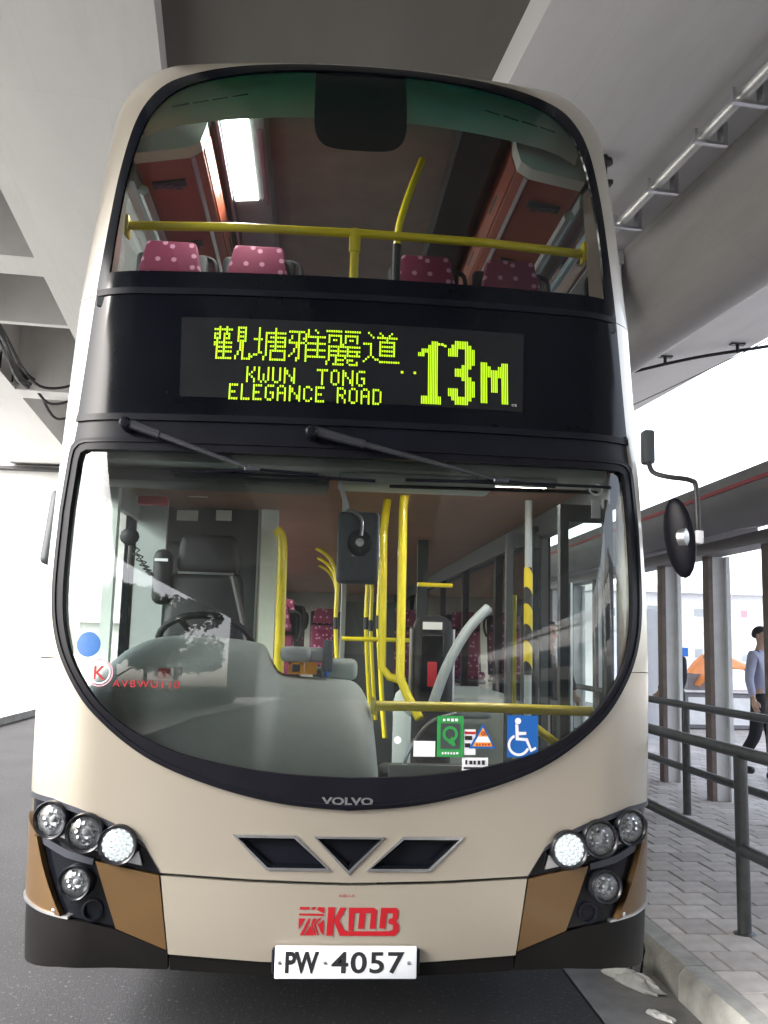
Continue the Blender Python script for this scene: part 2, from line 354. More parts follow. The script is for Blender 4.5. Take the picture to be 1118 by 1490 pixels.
XC = [i * 0.1 for i in range(-9, 10)] + [s_ * v for s_ in (-1, 1) for v in [0.93 + 0.0125 * k for k in range(23)] + [1.2125, 1.222, 1.23, 1.237, 1.243, 1.247]]
ZC = [0.3 + 0.1 * i for i in range(38)] + [4.05, 4.15, 4.2, 4.25, 4.29, 4.32, 4.345, 4.365, 4.385, 4.4, 4.41]
def panel(name, loops, mat, parent, off=0.0, thick=0.012, back=False, cuts=True):
    bm = bmesh.new()
    for lp in loops:
        vs = [bm.verts.new((x, 0, z)) for x, z in lp]
        for i in range(len(vs)): bm.edges.new((vs[i], vs[(i + 1) % len(vs)]))
    bmesh.ops.triangle_fill(bm, edges=bm.edges[:], use_beauty=True, use_dissolve=False, normal=(0, -1, 0))
    if cuts:
        xs = [v.co.x for v in bm.verts]; zs = [v.co.z for v in bm.verts]
        for c in XC:
            if min(xs) < c < max(xs): bmesh.ops.bisect_plane(bm, geom=bm.verts[:] + bm.edges[:] + bm.faces[:], dist=1e-5, plane_co=(c, 0, 0), plane_no=(1, 0, 0))
        for c in ZC:
            if min(zs) < c < max(zs): bmesh.ops.bisect_plane(bm, geom=bm.verts[:] + bm.edges[:] + bm.faces[:], dist=1e-5, plane_co=(0, 0, c), plane_no=(0, 0, 1))
    bm.normal_update(); bm.verts.index_update()
    flat = [v.co.copy() for v in bm.verts]
    nrm = [NF(p.x, p.z) for p in flat]
    V = [Vector((p.x, F(p.x, p.z), p.z)) + nn * off for p, nn in zip(flat, nrm)]
    faces = []; ln = []
    for f in bm.faces:
        ids = [v.index for v in f.verts]
        if f.normal.y > 0: ids.reverse()
        faces.append(ids); ln += [nrm[i] for i in ids]
    if thick:
        nV = len(V)
        bed = [e_ for e_ in bm.edges if len(e_.link_faces) == 1]
        for e_ in bed:
            i, j = e_.verts[0].index, e_.verts[1].index
            lp = [l_ for l_ in e_.link_faces[0].loops if l_.edge == e_][0]
            i, j = lp.vert.index, lp.link_loop_next.vert.index
            if e_.link_faces[0].normal.y > 0: i, j = j, i
            k = len(V)
            V += [V[i].copy(), V[j].copy(), V[j] - nrm[j] * thick, V[i] - nrm[i] * thick]
            fn = (V[k] - V[k + 1]).cross(V[k + 3] - V[k]); fn = fn.normalized() if fn.length > 1e-12 else Vector((0, 0, 1))
            fc = e_.link_faces[0].calc_center_median(); em = (e_.verts[0].co + e_.verts[1].co) / 2; dd_ = Vector((em.x - fc.x, 0, em.z - fc.z))
            if fn.dot(dd_) < 0: fn = -fn; faces.append([k, k + 1, k + 2, k + 3])
            else: faces.append([k + 1, k, k + 3, k + 2])
            ln += [fn] * 4
    bm.free()
    me = bpy.data.meshes.new(name); me.from_pydata(V, [], faces)
    for p in me.polygons: p.use_smooth = True
    me.update()
    if len(ln) == len(me.loops): me.normals_split_custom_set(ln)
    return link(name, me, mat, parent)
def mirror_loop(half):
    """half outline with x >= 0 (first and last on the axis or not) -> full closed loop"""
    other = [(-x, z) for x, z in reversed(half) if x > 1e-6]
    return list(half) + other
def smooth2(pts, n=4): return [(p.x, p.y) for p in curve_pts([(x, z, 0) for x, z in pts], n)]
def outline_top(n=10):
    """body outline from z=3.85 on the +x side over to the roof centre"""
    out = []
    for i in range(n + 1):
        t = math.pi / 2 * i / n; x, z = 1.1, 4.0
        for _ in range(30):
            z2 = ZT - CR * x * x - RZ * (1 - math.sin(t)); x = WB(z) - RX * (1 - math.cos(t)); z = z2
        out.append((x, z))
    x1 = out[-1][0]
    for i in range(1, 7): x = x1 * (1 - i / 6); out.append((x, ZT - CR * x * x))
    return out
def text_mesh(s, x0, x1, z0, z1, shear=0.0, bold=0.0, space=1.0):
    cu = bpy.data.curves.new('text', 'FONT'); cu.body = s; cu.offset = bold; cu.space_character = space; cu.shear = shear; cu.resolution_u = 4
    o = bpy.data.objects.new('text', cu); COL.objects.link(o); bpy.context.view_layer.update()
    me = bpy.data.meshes.new_from_object(o); bpy.data.objects.remove(o); bpy.data.curves.remove(cu)
    if not me.vertices: return me, []
    xs = [v.co.x for v in me.vertices]; ys = [v.co.y for v in me.vertices]
    a, b, c, d = min(xs), max(xs), min(ys), max(ys)
    return me, [(x0 + (v.co.x - a) / (b - a) * (x1 - x0), z0 + (v.co.y - c) / (d - c) * (z1 - z0)) for v in me.vertices]
def surf_text(name, s, box, mat, parent, off, **kw):
    me, pts = text_mesh(s, *box, **kw)
    for v, (x, z) in zip(me.vertices, pts): v.co = SP(x, z, off)
    me.update(); me.materials.clear()
    return link(name, me, mat, parent)

# ================================================================== SETTING
def sheet(name, x0, x1, y0, y1, z, mat, parent=None):
    me = bpy.data.meshes.new(name); me.from_pydata([(x0, y0, z), (x1, y0, z), (x1, y1, z), (x0, y1, z)], [], [(0, 1, 2, 3)])
    o = link(name, me, mat, parent)
    if parent is None: o['kind'] = 'structure'
    return o
sheet('ground', -500, 500, -500, 500, -0.03, 'ground')
sheet('road', -5.5, 1.15, -60, 60, 0.0, 'asphalt')
sheet('gutter', 1.154, 1.585, -60, 60, 0.004, 'gutter')
# kerb along the bus bay: single stones with open joints
kerb = bpy.data.objects.new('kerb', None); COL.objects.link(kerb); kerb['kind'] = 'structure'
kp = [(0.0, -0.1), (0.005, 0.115), (0.035, 0.150), (0.136, 0.150), (0.136, -0.1)]
kmesh = MB().prism(kp, 'y', 0.006, 0.906).mesh('stone', 25)
kmesh.materials.append(MATS['kerbstone'])
for i in range(-6, 22):
    o = bpy.data.objects.new('stone', kmesh); COL.objects.link(o); o.parent = kerb
    o.location = (1.585 + random.uniform(-0.003, 0.003), 0.82 + i * 0.914, random.uniform(-0.003, 0.003)); o.rotation_euler = (0, 0, random.uniform(-0.003, 0.003))
# pavement of running-bond pavers
sheet('pavement_bed', 1.72, 9.5, -6, 19, 0.134, 'mortar')
sheet('pavement', 9.5, 60, -60, 60, 0.14, 'paving_far')
sheet('pavement_beyond', 1.72, 9.5, 19, 60, 0.14, 'paving_far')
sheet('pavement_behind', 1.72, 9.5, -60, -6, 0.14, 'paving_far')
paving = bpy.data.objects.new('paving', None); COL.objects.link(paving); paving['kind'] = 'structure'
PW, PL = 0.21, 0.27
bmv = MB().rbox((0, 0, 0), (PW - 0.006, PL - 0.006, 0.05), 0.005, 1)
pmesh = bmv.mesh('paver', 30); pmesh.materials.append(MATS['paver'])
cells = []
for j in range(-22, 70):
    for i in range(38):
        x = 1.725 + PW * (i + 0.5) + (PW / 2 if j % 2 else 0); y = 0.49 + PL * (j + 0.5)
        if x + PW / 2 > 9.5: continue
        cells.append((x, y))
def px(P):
    c = CM @ (np.array(P) - np.array(CPOS))
    return (IW / 2 + FPX * c[0] / c[2], IH / 2 - FPX * c[1] / c[2], c[2]) if c[2] > 0.1 else (1e9, 1e9, -1)
vis = []
for (x, y) in cells:
    u, v, d = px((x, y, 0.15))
    if d > 0 and 925 < u < IW + 30 and v < IH + 60: vis.append((d, x, y))
near = sorted(vis)[:300]; nset = {(x, y) for _, x, y in near}
for d, x, y in near:
    o = bpy.data.objects.new('paver', pmesh); COL.objects.link(o); o.parent = paving
    o.location = (x, y, 0.125 + random.uniform(-0.002, 0.002)); o.rotation_euler = (random.uniform(-.006, .006), random.uniform(-.006, .006), random.uniform(-.006, .006))
far = MB()
for (x, y) in cells:
    if (x, y) not in nset:
        zt = 0.149 + random.uniform(-0.002, 0.002); a, b = PW / 2 - 0.003, PL / 2 - 0.003
        far.add([(x - a, y - b, 0.13), (x + a, y - b, 0.13), (x + a, y + b, 0.13), (x - a, y + b, 0.13), (x - a + .004, y - b + .004, zt), (x + a - .004, y - b + .004, zt), (x + a - .004, y + b - .004, zt), (x - a + .004, y + b - .004, zt)],
                [(4, 5, 6, 7), (0, 1, 5, 4), (1, 2, 6, 5), (2, 3, 7, 6), (3, 0, 4, 7)])
me = bpy.data.meshes.new('pavers_beyond'); me.from_pydata(far.v, [], far.f)
o = link('pavers_beyond', me, 'paver', paving); o['kind'] = 'stuff'
# half blocks that close the first course beside the kerb
half = MB().rbox((0, 0, 0), (PW / 2 - 0.006, PL - 0.006, 0.05), 0.005, 1).mesh('paver', 30); half.materials.append(MATS['paver'])
for j in range(-5, 25):
    if j % 2:
        o = bpy.data.objects.new('paver', half); COL.objects.link(o); o.parent = paving
        o.location = (1.725 + PW / 4, 0.49 + PL * (j + 0.5), 0.125 + random.uniform(-0.002, 0.002))
# far side of the road: kerb and pale footway in front of the abutment
o = MB().box(-5.64, -5.5, -60, 60, -0.1, 0.13).build('kerb_opposite', 'kerbstone'); o['kind'] = 'structure'
sheet('footway', -60, -5.64, -60, 60, 0.12, 'ground')

# ------------------------------------------------------------------ flyover (runs a few degrees off the road)
FA = math.atan(0.095)
fly = empty('flyover', 'pale concrete road flyover overhead with dark recesses between its box girders', 'flyover', (0, 0, 0), FA)
Y0, Y1 = -48, 32
def fbox(name, mat, *a): return MB().box(*a).build(name, mat, fly, 0)
fbox('soffit', 'soffit', -3.25, -1.29, Y0, Y1, 6.60, 8.3)
fbox('soffit', 'soffit', -7.0, -5.0, Y0, Y1, 6.604, 8.3)
fbox('soffit', 'soffit', 1.78, 4.25, Y0, Y1, 6.602, 8.3)
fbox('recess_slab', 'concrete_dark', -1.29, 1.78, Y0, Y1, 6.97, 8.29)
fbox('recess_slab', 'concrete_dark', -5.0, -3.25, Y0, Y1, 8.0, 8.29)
fbox('soffit', 'soffit', 5.8, 7.9, Y0, Y1, 6.62, 7.2)
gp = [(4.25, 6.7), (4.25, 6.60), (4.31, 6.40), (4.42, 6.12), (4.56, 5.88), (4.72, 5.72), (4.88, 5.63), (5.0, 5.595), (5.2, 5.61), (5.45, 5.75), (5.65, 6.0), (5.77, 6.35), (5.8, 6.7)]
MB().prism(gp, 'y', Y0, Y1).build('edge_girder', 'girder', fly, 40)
# construction joints across the soffits: shallow drip strips
for y in (-30, -14, 2.2 + 14, 26):
    fbox('cross_beam', 'soffit', -4.998, -3.252, y, y + 0.7, 6.603, 7.99)
for y, t in ((8.95, 0.68), (11.75, 0.14)):
    fbox('cross_beam', 'soffit', -4.998, -3.252, y, y + t, 6.601, 7.99)
# unseen deck extensions added to block sky light, then parapet on the deck edge
fbox('soffit', 'soffit', -8.3, -7.0, Y0, -2.5, 6.606, 8.3)
fbox('soffit', 'soffit', 7.9, 10.0, Y0, -2.5, 6.622, 7.2)
fbox('parapet', 'soffit', 7.6, 7.85, Y0, Y1, 7.2, 8.3)
fbox('parapet', 'soffit', -7.0, -6.75, Y0, Y1, 8.3, 9.3)
# bracket block under the edge girder
gm = MB().prism([(6.96, 6.6), (7.5, 6.6), (7.5, 5.80), (6.96, 5.70)], 'x', 3.98, 4.24).build('bearing_block', 'soffit', fly, 0)
MB().box(3.95, 4.26, 6.92, 7.54, 6.42, 6.598).build('bearing_cap', 'soffit', fly, 0)
# fluorescent tube line along the soffit
pipe = empty('lighting_conduit', 'long white lighting conduit held by short brackets under the flyover soffit', 'conduit', (0, 0, 0), FA)
MB().tube([(3.80, -12, 6.45), (3.77, 6.55, 6.45)], 0.055, 14).build('tube', 'pipe', pipe)
MB().box(3.87, 3.93, -12, 6.5, 6.56, 6.598).build('tray', 'dark_metal', pipe, 0)
for y in (-3.2, -2.2, -1.2, 0.0, 1.1, 2.2, 3.33, 4.0, 4.98, 5.85):
    m = MB(); m.box(3.66, 4.0, y, y + 0.05, 6.36, 6.39); m.box(3.95, 4.0, y, y + 0.10, 6.39, 6.60); m.box(3.66, 3.69, y, y + .05, 6.39, 6.5)
    m.build('bracket', 'silver', pipe, 0)
fx = empty('ceiling_fixture', 'small dark lamp bracket hanging from the flyover soffit beside the bus roof', 'fixture', (2.64, 5.10, 6.6))
MB().lathe((0, 0, 0), (0, 0, -1), [(0.0, 0.0), (0.03, 0.0), (0.03, 0.03), (0.08, 0.05), (0.085, 0.09), (0.035, 0.10), (0.0, .10)], 16).build('rose', 'dark_metal', fx)
MB().tube([(0, 0, -0.09), (0, 0, -0.28)], 0.026, 8).build('stem', 'dark_metal', fx)
MB().rbox((0, 0, -0.30), (0.15, 0.09, 0.05), 0.01).build('foot', 'dark_metal', fx)
cb = empty('ceiling_cable', 'black cable clipped under the outer flyover slab by two brackets', 'cable', (0, 0, 0))
MB().tube(curve_pts([(4.9, 12.4, 6.38), (5.25, 11.94, 6.44), (6.1, 11.1, 6.50), (7.0, 10.33, 6.50), (8.0, 9.4, 6.52)]), 0.028, 8).build('wire', 'cable', cb)
for p in ((5.72, 11.45), (6.62, 10.62)):
    m = MB(); m.box(p[0] - 0.12, p[0] + 0.12, p[1] - 0.05, p[1] + 0.05, 6.59, 6.617); m.tube([(p[0], p[1], 6.59), (p[0], p[1], 6.46)], 0.03, 8)
    m.build('bracket', 'dark_metal', cb)
o = MB().tube(curve_pts([(4.9, 14.5, 5.95), (5.49, 12.49, 6.0), (6.21, 8.8, 6.05), (7.2, 4.5, 6.3)]), 0.008, 6).build('span_wire', 'cable'); tag(o, 'thin overhead wire crossing the white sky above the shelter roof', 'wire')
bd = empty('cable_bundle', 'sagging bundle of black cables along the flyover recess', 'cables', (0, 0, 0), FA)
for k in range(8):
    a = random.uniform(-0.10, 0.10); b = random.uniform(-0.15, 0.15); s_ = random.uniform(0.0, 0.25)
    y_ = [2, 6, 9.0, 11.2, 13.2, 15.2, 17.2]; pts = []
    for i, yy in enumerate(y_): pts.append((-4.72 + a + 0.06 * math.sin(i * 2 + k), yy, 6.95 + b - (s_ + 0.12) * (i % 2)))
    MB().tube(curve_pts(pts, 5), 0.030, 6).build('cable', 'cable', bd)
for k in range(3):
    MB().tube(curve_pts([(-4.75, 15.2 + k, 6.9), (-4.4, 15.6 + k, 6.55 - .1 * k), (-3.9, 16 + k, 6.7), (-3.6, 16.2 + k, 7.1)], 6), 0.03, 6).build('cable', 'cable', bd)
for k in range(4):
    MB().tube([(-4.97, 12.6 + 1.05 * k, 6.95), (-4.97, 12.6 + 1.05 * k, 6.62)], 0.02, 6).build('hanger', 'dark_metal', bd)

# abutment wall beyond the road
aw = empty('abutment_wall', 'white rendered abutment wall closing the far end under the flyover', 'wall', (0, 0, 0))
MB().box(-16, 2.0, 24.5, 25.3, 0.0, 6.58).build('wall_face', 'wall_white', aw, 0)
MB().box(-16, 2.0, 24.3, 24.499, 1.95, 2.05).build('string_course', 'wall_white', aw, 0)
MB().box(-12.5, 1.5, 24.2, 24.499, 6.40, 6.50).build('painted_shadow_line', 'dark_metal', aw, 0)  # dark strip stands in for the shadow line at the wall top

# ------------------------------------------------------------------ shelter with canopy and rows of columns
sh = empty('shelter', 'long bus shelter with dark curved fascia canopy and white steel columns', 'shelter', (0, 0, 0))
fas = [(3.22, 3.04), (3.16, 2.98), (3.155, 2.90), (3.20, 2.80), (3.30, 2.70), (3.42, 2.64), (3.44, 2.67), (3.30, 2.80), (3.26, 3.0)]
MB().prism(fas, 'y', 0.6, 26).build('fascia', 'canopy', sh, 50)
MB().prism([(3.142, 2.925), (3.142, 2.895), (3.17, 2.895), (3.17, 2.925)], 'y', 0.6, 26).build('stripe', 'canopy_red', sh, 0)
MB().prism([(3.245, 3.03), (4.3, 3.24), (5.0, 3.12), (5.0, 3.05), (4.3, 3.17), (3.245, 2.97)], 'y', 0.6, 26).build('roof_sheet', 'canopy', sh, 20)
MB().box(3.70, 3.95, 0.8, 26, 2.55, 2.66).build('longitudinal_beam', 'canopy', sh, 0)
k = 0
for y in [4.25 + 1.26 * i for i in range(0, 15)]:
    cpart = MB().box(3.83, 3.97, y - 0.012, y + 0.012, 0.12, 2.55).build('column', 'col_white', sh, 0)
    MB().box(3.785, 3.829, y - 0.07, y + 0.07, 0.12, 2.55).build('flange', 'col_brown', cpart, 0)
    MB().box(3.971, 4.012, y - 0.07, y + 0.07, 0.12, 2.55).build('flange', 'col_white', cpart, 0)
    if k % 2 == 0:
        MB().prism([(3.45, 2.66), (4.95, 2.92), (4.95, 3.04), (3.35, 2.80)], 'y', y - 0.05, y + 0.05).build('rafter', 'canopy', sh, 0)
    k += 1

# ------------------------------------------------------------------ pedestrian railings
def railing(label, x, ztop, posts, y0, y1, r, gap):
    t = empty('pedestrian_railing', label, 'railing', (x, posts[0], 0.14), 0, 'tubular railings along the pavement')
    for zz in (ztop, ztop - gap): MB().tube([(0, y0 - posts[0], zz - 0.14), (0, y1 - posts[0], zz - 0.14)], r * 0.92, 14).build('rail', 'rail_paint', t)
    for p in posts:
        m = MB(); m.tube([(0, p - posts[0], -0.02), (0, p - posts[0], ztop - 0.14)], r, 14)
        po = m.build('post', 'rail_paint', t)
        MB().lathe((0, p - posts[0], 0), (0, 0, 1), [(r * 1.7, 0.0), (r * 1.6, 0.012), (r, 0.016)], 14).build('collar', 'rail_paint', po)
railing('dark grey tubular railing standing on the paving beside the kerb', 2.14, 1.07, [1.31, -0.6, 3.2, 5.1, 7.0, 8.9], -1.0, 10.0, 0.036, 0.50)
railing('thinner dark grey tubular railing in front of the shelter columns', 3.24, 1.11, [4.74, 2.3, 7.2, 9.6, 12.0], 1.9, 14, 0.036, 0.56)

# ================================================================== THE BUS
bus = empty('double_decker_bus', 'champagne and bronze double-decker bus with lit 13M destination display standing at the kerb', 'bus', (0, 0, 0))
BACK = 11.9
# --- outlines on the front, half loops with x >= 0
UO = smooth2([(0, 4.30), (0.33, 4.288), (0.64, 4.232), (0.86, 4.135), (0.98, 4.02), (1.045, 3.88), (1.088, 3.65), (1.113, 3.40), (1.135, 3.14)], 5) + [(1.140, 3.058)]
UI = smooth2([(0, 4.232), (0.33, 4.218), (0.60, 4.168), (0.815, 4.085), (0.935, 3.975), (0.998, 3.85), (1.043, 3.65), (1.070, 3.40), (1.086, 3.14)], 5)
LO_R = smooth2([(1.195, 2.10), (1.190, 1.78), (1.160, 1.60), (1.092, 1.45), (0.975, 1.30), (0.775, 1.152), (0.53, 1.055), (0.26, 0.992), (0, 0.970)], 6)
LO = [(0, 2.392), (0.6, 2.394), (1.130, 2.396), (1.158, 2.388), (1.176, 2.366), (1.182, 2.33)] + LO_R
LI_R = smooth2([(1.146, 2.10), (1.141, 1.78), (1.113, 1.60), (1.045, 1.452), (0.905, 1.295), (0.665, 1.172), (0.32, 1.106), (0, 1.089)], 6)
LI = [(0, 2.338), (0.6, 2.342), (1.105, 2.346), (1.128, 2.335), (1.136, 2.30)] + LI_R
def shrink(lp, d):
    """pull a loop towards its own centre line by about d"""
    zc = (max(p[1] for p in lp) + min(p[1] for p in lp)) / 2; h = (max(p[1] for p in lp) - min(p[1] for p in lp)) / 2; w = max(p[0] for p in lp)
    return [(x * (1 - d / w), zc + (z - zc) * (1 - d / h)) for x, z in lp]
full = mirror_loop
# --- cream skins
top = outline_top(14)
side_up = [(WB(z) - 1e-5, z) for z in (3.046, 3.25, 3.5, 3.75, 3.9)]
outer = [(x, z) for x, z in reversed(side_up + [(x - 1e-5 if x > 0 else x, z) for x, z in top if z > 3.95])]
uo_in = shrink(UO, 0.008)
up_half = outer + [(1.128, 3.046)] + list(reversed(uo_in))
# closed shape: outline one way round, window cut the other, joined along the lower edge
ring = [(x, z) for x, z in outer] + [(1.125, 3.046)] + [(x, z) for x, z in reversed(uo_in) if z > 3.06]
for sgn in (1, -1):
    panel('upper_front_panel', [[(sgn * x, z) for x, z in ring]], 'cream', bus, 0, 0.03)
pil = [(WB(z) - 1e-5, z) for z in (3.042, 2.7, 2.4, 2.1, 1.8, 1.508)]
pin = [(1.095, 1.508), (1.15, 1.62), (1.178, 1.78), (1.182, 2.1), (1.176, 2.39), (1.165, 2.5), (1.132, 3.042)]
for sgn in (1, -1): panel('corner_pillar', [[(sgn * x, z) for x, z in pil + pin]], 'cream', bus, 0, 0.03)
GR_L = [(-0.430, 0.876), (-0.195, 0.876), (-0.058, 0.750), (-0.300, 0.750)]
GR_M = [(-0.128, 0.874), (0.140, 0.874), (0.006, 0.738)]
GR_R = [(-x + 0.012, z) for x, z in GR_L]
def inset(poly, k):
    cx = sum(p[0] for p in poly) / len(poly); cz = sum(p[1] for p in poly) / len(poly)
    return [(cx + (x - cx) * k, cz + (z - cz) * (1 - (1 - k) * 1.6)) for x, z in poly]
HL_TOP = [(1.235, 0.990), (1.12, 0.982), (1.02, 0.955), (0.92, 0.922), (0.815, 0.878), (0.762, 0.838), (0.692, 0.732)]
fp = [(1.2499, 1.502), (1.2499, 1.25), (1.2499, 1.0)] + HL_TOP + [(0.35, 0.716), (0, 0.708)]
lo_cut = [(x * 0.99, z + 0.008) for x, z in LO_R if z < 1.5]
fpl = full(fp[::-1][::-1]);
half_fp = fp + [(x, z) for x, z in reversed(lo_cut)]
right = fp; left = [(-x, z) for x, z in reversed(fp) if x > 1e-6]
cutR = lo_cut; cutL = [(-x, z) for x, z in reversed(lo_cut) if x > 1e-6]
front_loop = right + left + [(-1.09, 1.502)] + [p for p in reversed(cutL)] + [p for p in reversed(cutR)] + [(1.09, 1.502)]
# grille openings are cut right through the panel
panel('front_panel', [front_loop, inset(GR_L, 0.97), inset(GR_M, 0.97), inset(GR_R, 0.97)], 'cream', bus, 0, 0.03)
for g in (GR_L, GR_M, GR_R):
    gv = panel('grille', [inset(g, 0.99)], 'black_sat', bus, -0.035, 0.0)
    panel('chrome_frame', [g, inset(g, 0.90)], 'chrome', gv, 0.007, 0.04)
    panel('inner_frame', [inset(g, 0.895), inset(g, 0.80)], 'black_gloss', gv, -0.004, 0.02)
# --- bumper
bt = [(0.688, 0.722), (0.35, 0.705), (0, 0.698)]; bb = [(0.645, 0.448), (0.3, 0.428), (0, 0.424)]
panel('bumper', [full(bb[::-1] + bt)[::-1] if False else bt + [(-x, z) for x, z in bt[::-1] if x > 0] + [(-x, z) for x, z in bb if x > 0] + bb[::-1]], 'cream', bus, 0.004, 0.03)
sk = [(0.642, 0.444), (0.3, 0.424), (0, 0.420)]; sb = [(0.638, 0.388), (0.3, 0.375), (0, 0.370)]
panel('bumper_lip', [sk + [(-x, z) for x, z in sk[::-1] if x > 0] + [(-x, z) for x, z in sb if x > 0] + sb[::-1]], 'skirt', bus, -0.006, 0.03)
for sgn in (1, -1):
    M = lambda lp: [(sgn * x, z) for x, z in lp]
    panel('bumper_corner', [M([(0.695, 0.722), (0.934, 0.766), (0.895, 0.665), (0.842, 0.532), (0.652, 0.462)])], 'bronze', bus, 0.004, 0.03)
    panel('wing_panel', [M([(1.2495, 0.90), (1.215, 0.862), (1.175, 0.832), (1.14, 0.74), (1.095, 0.645), (1.045, 0.566), (1.13, 0.572), (1.2495, 0.592)])], 'bronze', bus, 0.004, 0.03)
    wl = smooth2([(1.168, 0.835), (1.135, 0.74), (1.09, 0.645), (1.045, 0.566)], 4)
    panel('edge_trim', [M(wl + [(x + 0.022, z + 0.004) for x, z in reversed(wl)])], 'bronze', bus, 0.016, 0.02)
    panel('skirt', [M([(0.648, 0.456), (0.842, 0.526), (0.95, 0.548), (1.04, 0.558), (1.13, 0.565), (1.2495, 0.584), (1.2495, 0.45), (1.2495, 0.345), (1.05, 0.382), (0.85, 0.392), (0.646, 0.392)])], 'skirt', bus, 0.0, 0.03)
    panel('skirt_trim', [M([(1.02, 0.566), (1.13, 0.574), (1.2495, 0.594), (1.2495, 0.584), (1.13, 0.566), (1.02, 0.557)])], 'silver', bus, 0.010, 0.02)
    # headlamp housing
    hs_ = [(1.2495, 0.990)] + HL_TOP + [(0.70, 0.727), (0.936, 0.772), (0.90, 0.665), (0.846, 0.534), (0.95, 0.554), (1.04, 0.564), (1.09, 0.645), (1.135, 0.74), (1.170, 0.838), (1.215, 0.866), (1.2495, 0.905)]
    hz = panel('lamp_housing', [M(hs_)], 'lamp_black', bus, -0.012, 0.03)
    panel('lamp_rim', [M(HL_TOP + [(x - 0.012 * (1 if x < .8 else .2), z - 0.020) for x, z in reversed(HL_TOP)])], 'lamp_grey', hz, 0.004, 0.02)
    panel('lamp_rim', [M([(1.16, 0.842), (1.05, 0.80), (0.94, 0.774), (0.945, 0.752), (1.05, 0.772), (1.15, 0.808)])], 'lamp_grey', hz, 0.002, 0.02)
    for (cx, cz) in ((1.045, 0.848), (0.918, 0.812), (0.79, 0.772)):
        panel('reflector_fin', [M([(cx - 0.03, cz - 0.016), (cx + 0.034, cz - 0.004), (cx - 0.014, cz + 0.036)])], 'silver', hz, 0.004, 0.01)
    for k, (cx, cz, rr, on) in enumerate(((1.112, 0.905, 0.056, 0), (0.977, 0.868, 0.058, 0), (0.852, 0.830, 0.058, 1), (1.000, 0.690, 0.050, 0))):
        c = SP(sgn * cx, cz, 0.0); ax = (NF(sgn * cx, cz) * 0.55 + Vector((0, -1, 0.02)) * 0.45).normalized()
        c = c + ax * 0.020
        h = MB().lathe(c, ax, [(rr * 1.26, -0.06), (rr * 1.26, 0.006), (rr * 1.20, 0.012), (rr * 1.08, 0.008), (rr * 1.01, 0.0), (rr * 1.0, -0.01)], 28).build('headlight', 'bezel', bus)
        if k == 3: h.name = 'fog_light'
        pr = [(rr * 1.0, -0.002)] + [(rr * (1 - i / 8), -0.024 * (1 - (1 - i / 8) ** 2)) for i in range(0, 8)] + [(rr * 0.02, -0.024)]
        bowl = MB().lathe(c, ax, pr, 28).build('reflector', 'reflector', h)
        u = ax.cross(Vector((0, 0, 1))).normalized(); w = ax.cross(u)
        facets = MB()
        for i in range(9):
            an = i * 2 * math.pi / 9; q = c + (u * math.cos(an) + w * math.sin(an)) * rr * 0.55 - ax * 0.016
            facets.ball(tuple(q), rr * 0.20, 8)
        facets.build('facets', 'chrome', h)
        if on:
            led = MB()
            for (nring, rad) in ((1, 0), (6, 0.33), (11, 0.62), (16, 0.88)):
                for i in range(nring):
                    an = i * 2 * math.pi / nring; q = c + (u * math.cos(an) + w * math.sin(an)) * rr * rad - ax * 0.006
                    led.lathe(q, ax, [(rr * 0.155, 0), (rr * 0.12, 0.008), (0.0005, 0.011)], 8)
            led.build('led_ring', 'lamp_on', h)
        else: MB().ball(tuple(c - ax * 0.014), rr * 0.24, 10).build('bulb', 'sign_white', h)
        MB().lathe(c, ax, [(rr * 1.01, 0.001), (rr * 0.8, 0.008), (rr * 0.5, 0.013), (rr * 0.2, 0.016), (0.0005, 0.0165)], 28).build('lens', 'lens', h)
    MB().lathe(SP(sgn * 0.935, 0.592, -0.004), (0, -1, 0.05), [(0.040, -0.02), (0.040, 0.004), (0.032, 0.006), (0.030, -0.02), (0.0, -0.022)], 18).build('tow_socket', 'black_sat', bus)
    MB().lathe(SP(sgn * 1.075, 0.583, 0.01), NF(sgn * 1.075, .583), [(0.008, -0.01), (0.008, 0.006), (0.0005, 0.009)], 10).build('marker_lamp', 'silver', bus)
# --- black bands, seals, glass
UOx = full(UO); UIx = full(UI)
panel('upper_surround', [UOx, UIx], 'black_gloss', bus, 0.004, 0.011)
ug = panel('upper_windscreen', [full([(x * 1.004, z + (0.004 if z > 3.5 else -0.004)) for x, z in UI])], 'upper_screen', bus, -0.006, 0.0)
def rect(w0, w1, z0, z1): return [(-w0, z0), (w0, z0), (w1, z1), (-w1, z1)]
panel('ledge', [rect(1.134, 1.132, 3.034, 3.062)], 'black_sat', bus, 0.010, 0.010)
panel('destination_panel', [rect(1.172, 1.143, 2.498, 3.036)], 'black_gloss', bus, 0.002, 0.05)
panel('ledge', [rect(1.170, 1.166, 2.474, 2.502)], 'black_sat', bus, 0.011, 0.010)
panel('wiper_panel', [rect(1.180, 1.177, 2.38, 2.476)], 'black_sat', bus, 0.0, 0.05)
panel('windscreen_seal', [full(LO), full(LI)], 'rubber', bus, 0.014, 0.022)
mid_o = shrink(LO, 0.012); mid_i = shrink(LO, 0.020)
panel('seal_bead', [full(mid_o), full(mid_i)], 'black_sat', bus, 0.020, 0.01)
panel('lower_windscreen', [full([(x * 1.004, z + (0.004 if z > 2 else -0.004)) for x, z in LI])], 'windscreen', bus, -0.004, 0.0)
surf_text('maker_badge', 'VOLVO', (-0.104, 0.090, 0.992, 1.020), 'chrome', bus, 0.018, bold=0.04)
